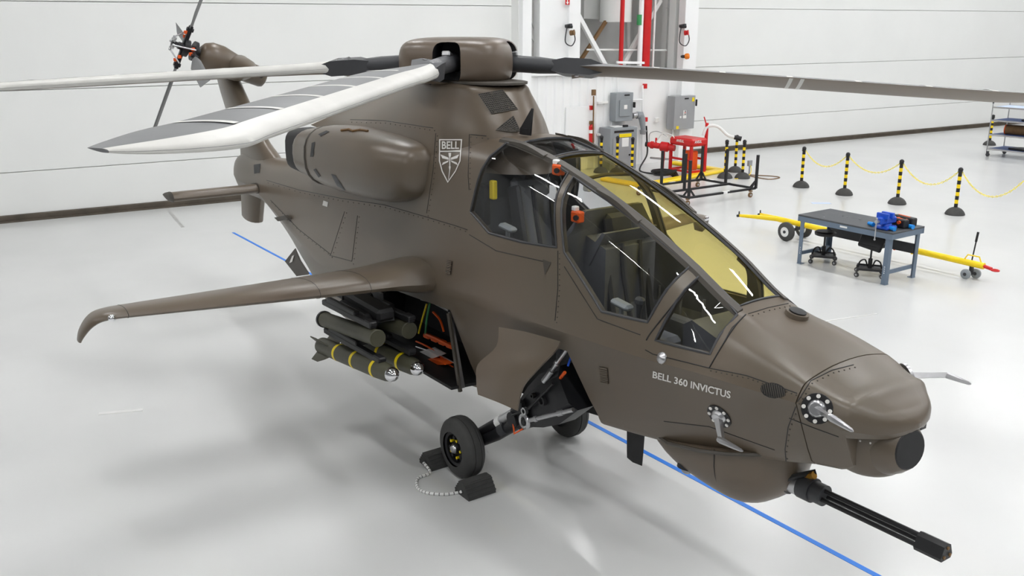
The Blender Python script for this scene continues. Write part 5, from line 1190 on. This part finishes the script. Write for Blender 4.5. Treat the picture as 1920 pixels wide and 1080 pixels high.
# wall door panel, fittings and signs
R = Matrix((Vector(WN), Vector(WT), Vector((0, 0, 1)))).transposed()
def plate(name, px0, py0, px1, py1, th, off, m, label, cat_, bev=.005):
    a = bay(px0, py1, off); b = bay(px1, py1, off); zt = float(bay((px0+px1)/2, py0, off)[2]); zb = float(a[2]+b[2])/2; c = (a+b)/2; s = MB(); s.box((c[0], c[1], (zt+zb)/2), (th, float(np.linalg.norm((b-a)[:2])), zt-zb), R, bev=bev); return solo(s, name, m, label, cat_, (c[0], c[1], zb))
plate('access_door', 1060, 200, 1104, 266, .05, .07, 'wall_white', 'plain white access door on the ribbed wall left of the extinguisher', 'door')
ex = thing('fire_extinguisher', 'slim red fire extinguisher fixed to the wall edge', 'fire extinguisher', tuple(bay(1108, 267, .12)))
a, b = bay(1109, 267, .12), bay(1109, 232, .12); s = MB(); s.lathe(tuple(a), tuple(b), [(0, .07), (.02, .08), (.85, .08), (.93, .05), (1, .03)], 16); s.build('cylinder', 'red', ex)
s = MB(); s.lathe(tuple(a+(b-a)*.5), tuple(a+(b-a)*.68), [(0, .082), (1, .082)], 16); s.build('label_band', 'white', ex)
s = MB(); q = bay(1109, 230, .12); s.box(tup(q), (.08, .14, .10), R, bev=.01); s.build('valve', 'brown', ex)
pipe('marker_pole', [(1113, 180), (1112, 276)], .022, 'brown', 'thin brown pole standing against the wall by the extinguisher', 'pole', .2)
plate('alarm_box', 1110, 168, 1116, 179, .08, .2, 'brown', 'small brown box at the top of the thin pole', 'box'); plate('red_lamp', 1106, 198, 1112, 206, .1, .12, 'red', 'small red round alarm beside the thin pole', 'alarm')
plate('call_point', 1206, 157, 1212, 166, .08, .08, 'red', 'small red fire call point above the power connector', 'call point'); plate('call_point', 1208, 220, 1213, 228, .08, .08, 'red', 'small red fire call point right of the power connector', 'call point')
plate('thermostat', 1228, 221, 1235, 229, .06, .06, 'white', 'small white wall thermostat left of the control panel', 'thermostat')
for k, (py, lb) in enumerate(((190, 'upper thin white shelf bracket right of the thin pole'), (250, 'lower thin white shelf bracket right of the thin pole'))):
    plate('shelf_bracket', 1120, py, 1139, py+4, .1, .1, 'wall', lb, 'bracket')
sg = plate('arrow_sign', 1060, -2, 1068, 9, .02, .18, 'red', 'small red sign with white down arrow on the left column', 'sign')
s = MB(); n_ = bay(1064, 4, .205); s.bar(tuple(n_+np.array([0, 0, .06])), tuple(n_), .03, .008, up=tup(WN)); s.prism([tuple(n_+WT*-.05+np.array([0, 0, .0])), tuple(n_+WT*.05), tuple(n_+np.array([0, 0, -.06]))], tup(WN*.006)); s.build('arrow', 'white', sg)
def cam_(px, py, sgn, label, m2):
    t = thing('security_horn', label, 'camera', tuple(bay(px, py, .1))); s = MB(); s.bar(tuple(bay(px-sgn*4, py-1, .1)), tuple(bay(px+sgn*6, py-3, .45)), .08, .08, bev=.01); s.build('arm', 'charcoal', t)
    s = MB(); s.box(tuple(bay(px+sgn*2, py, .35)), (.14, .18, .09), R, bev=.02); s.build('bracket', 'black', t)
    s = MB(); s.lathe(tuple(bay(px+4, py+12, .35)), tuple(bay(px+12, py+11, .45)), [(0, .07), (.5, .075), (.6, .06), (1, .085)], 14); s.build('lamp', m2, t)
    s = MB(); s.tube(cat([tuple(bay(px-2, py+2, .3)), tuple(bay(px-5, py+28, .3)), tuple(bay(px+6, py+36, .3)), tuple(bay(px+13, py+26, .3)), tuple(bay(px+12, py+14, .35))], 6), .016, 6); s.build('cord', 'charcoal', t)
cam_(1279, 50, 1, 'red warning horn with looped cord on the right column', 'red'); cam_(1065, 50, 1, 'brown warning horn with cord on the left column', 'brown')
t = thing('beacon', 'orange beacon lamp on the right column', 'beacon', tuple(bay(1287, 107, .35))); s = MB(); s.lathe(tuple(bay(1284, 106, .35)), tuple(bay(1293, 105, .45)), [(0, .07), (.3, .09), (.8, .085), (1, .05)], 14); s.build('dome', 'amber', t); s = MB(); s.cyl(tuple(bay(1279, 106, .1)), tuple(bay(1285, 106, .35)), .05, n=10); s.build('stem', 'charcoal', t)
t = thing('floor_outlet', 'small grey outlet pedestal with yellow cord behind the striped posts', 'outlet', tuple(onz(1404, 331))); q = onz(1404, 331); qq = Vector(q)
s = MB(); s.box(qq+Vector((0, 0, .38)), (.08, .14, .16), bev=.01); s.cyl(qq, qq+Vector((0, 0, .4)), .02, n=8); s.build('outlet', 'panel_grey2', t)
s = MB(); s.tube(cat([tuple(qq+Vector((.04, 0, .32))), tuple(qq+Vector((.1, -.05, .12))), tuple(qq+Vector((.12, -.3, .015))), tuple(qq+Vector((.1, -.7, .015)))], 6), .012, 6); s.build('cord', 'yellow', t)
# ---- wheeled shelf trolley at the right edge
tr = thing('shelf_trolley', 'silver wheeled shelf trolley with blue shelves at the right edge', 'trolley', (-14.6, 30.3, 0))
tx0, tx1, ty0, ty1 = -15.66, -13.6, 29.95, 31.0
zz = [.24, .70, 1.16, 1.58]
for x in (tx0, tx1):
    for y_ in (ty0, ty1):
        s = MB(); s.cyl((x, y_, .16), (x, y_, 1.76), .018, n=10); s.build('post', 'steel', tr); s = MB(); s.box((x+.04, y_, .13), (.07, .05, .08)); s.cyl((x+.05, y_-.02, .06), (x+.05, y_+.02, .06), .06, n=16); s.build('caster', 'charcoal', tr)
        s = MB(); s.cyl((x, y_, 1.70), (x, y_, 1.78), .026, n=10); s.build('cap', 'black', tr)
for k, z in enumerate(zz):
    s = MB(); s.box(((tx0+tx1)/2, (ty0+ty1)/2, z), (tx1-tx0, ty1-ty0, .03)); sh_ = s.build('shelf', 'tray_blue' if k != 3 else 'pale_blue', tr)
    for y_ in (ty0, ty1): s = MB(); s.bar((tx0, y_, z), (tx1, y_, z), .03, .05); s.build('shelf_lip', 'steel', sh_)
t = thing('duct_section', 'dark rolled tube with orange rim on the second trolley shelf', 'tube', (-15.0, 30.4, zz[1])); s = MB(); s.cyl((-15.35, 30.4, zz[1]+.17), (-14.2, 30.55, zz[1]+.17), .155, n=24); s.build('tube', 'brown', t); s = MB(); s.lathe((-15.37, 30.397, zz[1]+.17), (-15.34, 30.4, zz[1]+.17), [(0, .158), (1, .158)], 24); s.build('rim', 'orange', t); s = MB(); s.cyl((-15.375, 30.397, zz[1]+.17), (-15.36, 30.4, zz[1]+.17), .145, n=24); s.build('opening', 'black', t)
t = thing('tool_tray', 'tray of dark tools on the third trolley shelf', 'tools', (-14.6, 30.4, zz[2])); s = MB(); s.box((-14.5, 30.4, zz[2]+.045), (.7, .3, .05), bev=.01); s.build('tray', 'black', t)
for k in range(4): s = MB(); s.cyl((-14.75+k*.15, 30.3, zz[2]+.12), (-14.70+k*.15, 30.5, zz[2]+.12), .04, n=10); s.build('tool', 'green' if k == 2 else 'black', t)
s = MB(); s.prism([(-15.1, 30.2, zz[0]+.02), (-14.2, 30.1, zz[0]+.02), (-13.8, 30.6, zz[0]+.02), (-14.9, 30.7, zz[0]+.02)], (0, 0, .06)); solo(s, 'folded_cover', 'black', 'folded black cover lying on the lowest trolley shelf', 'cover', (-14.5, 30.4, zz[0]))
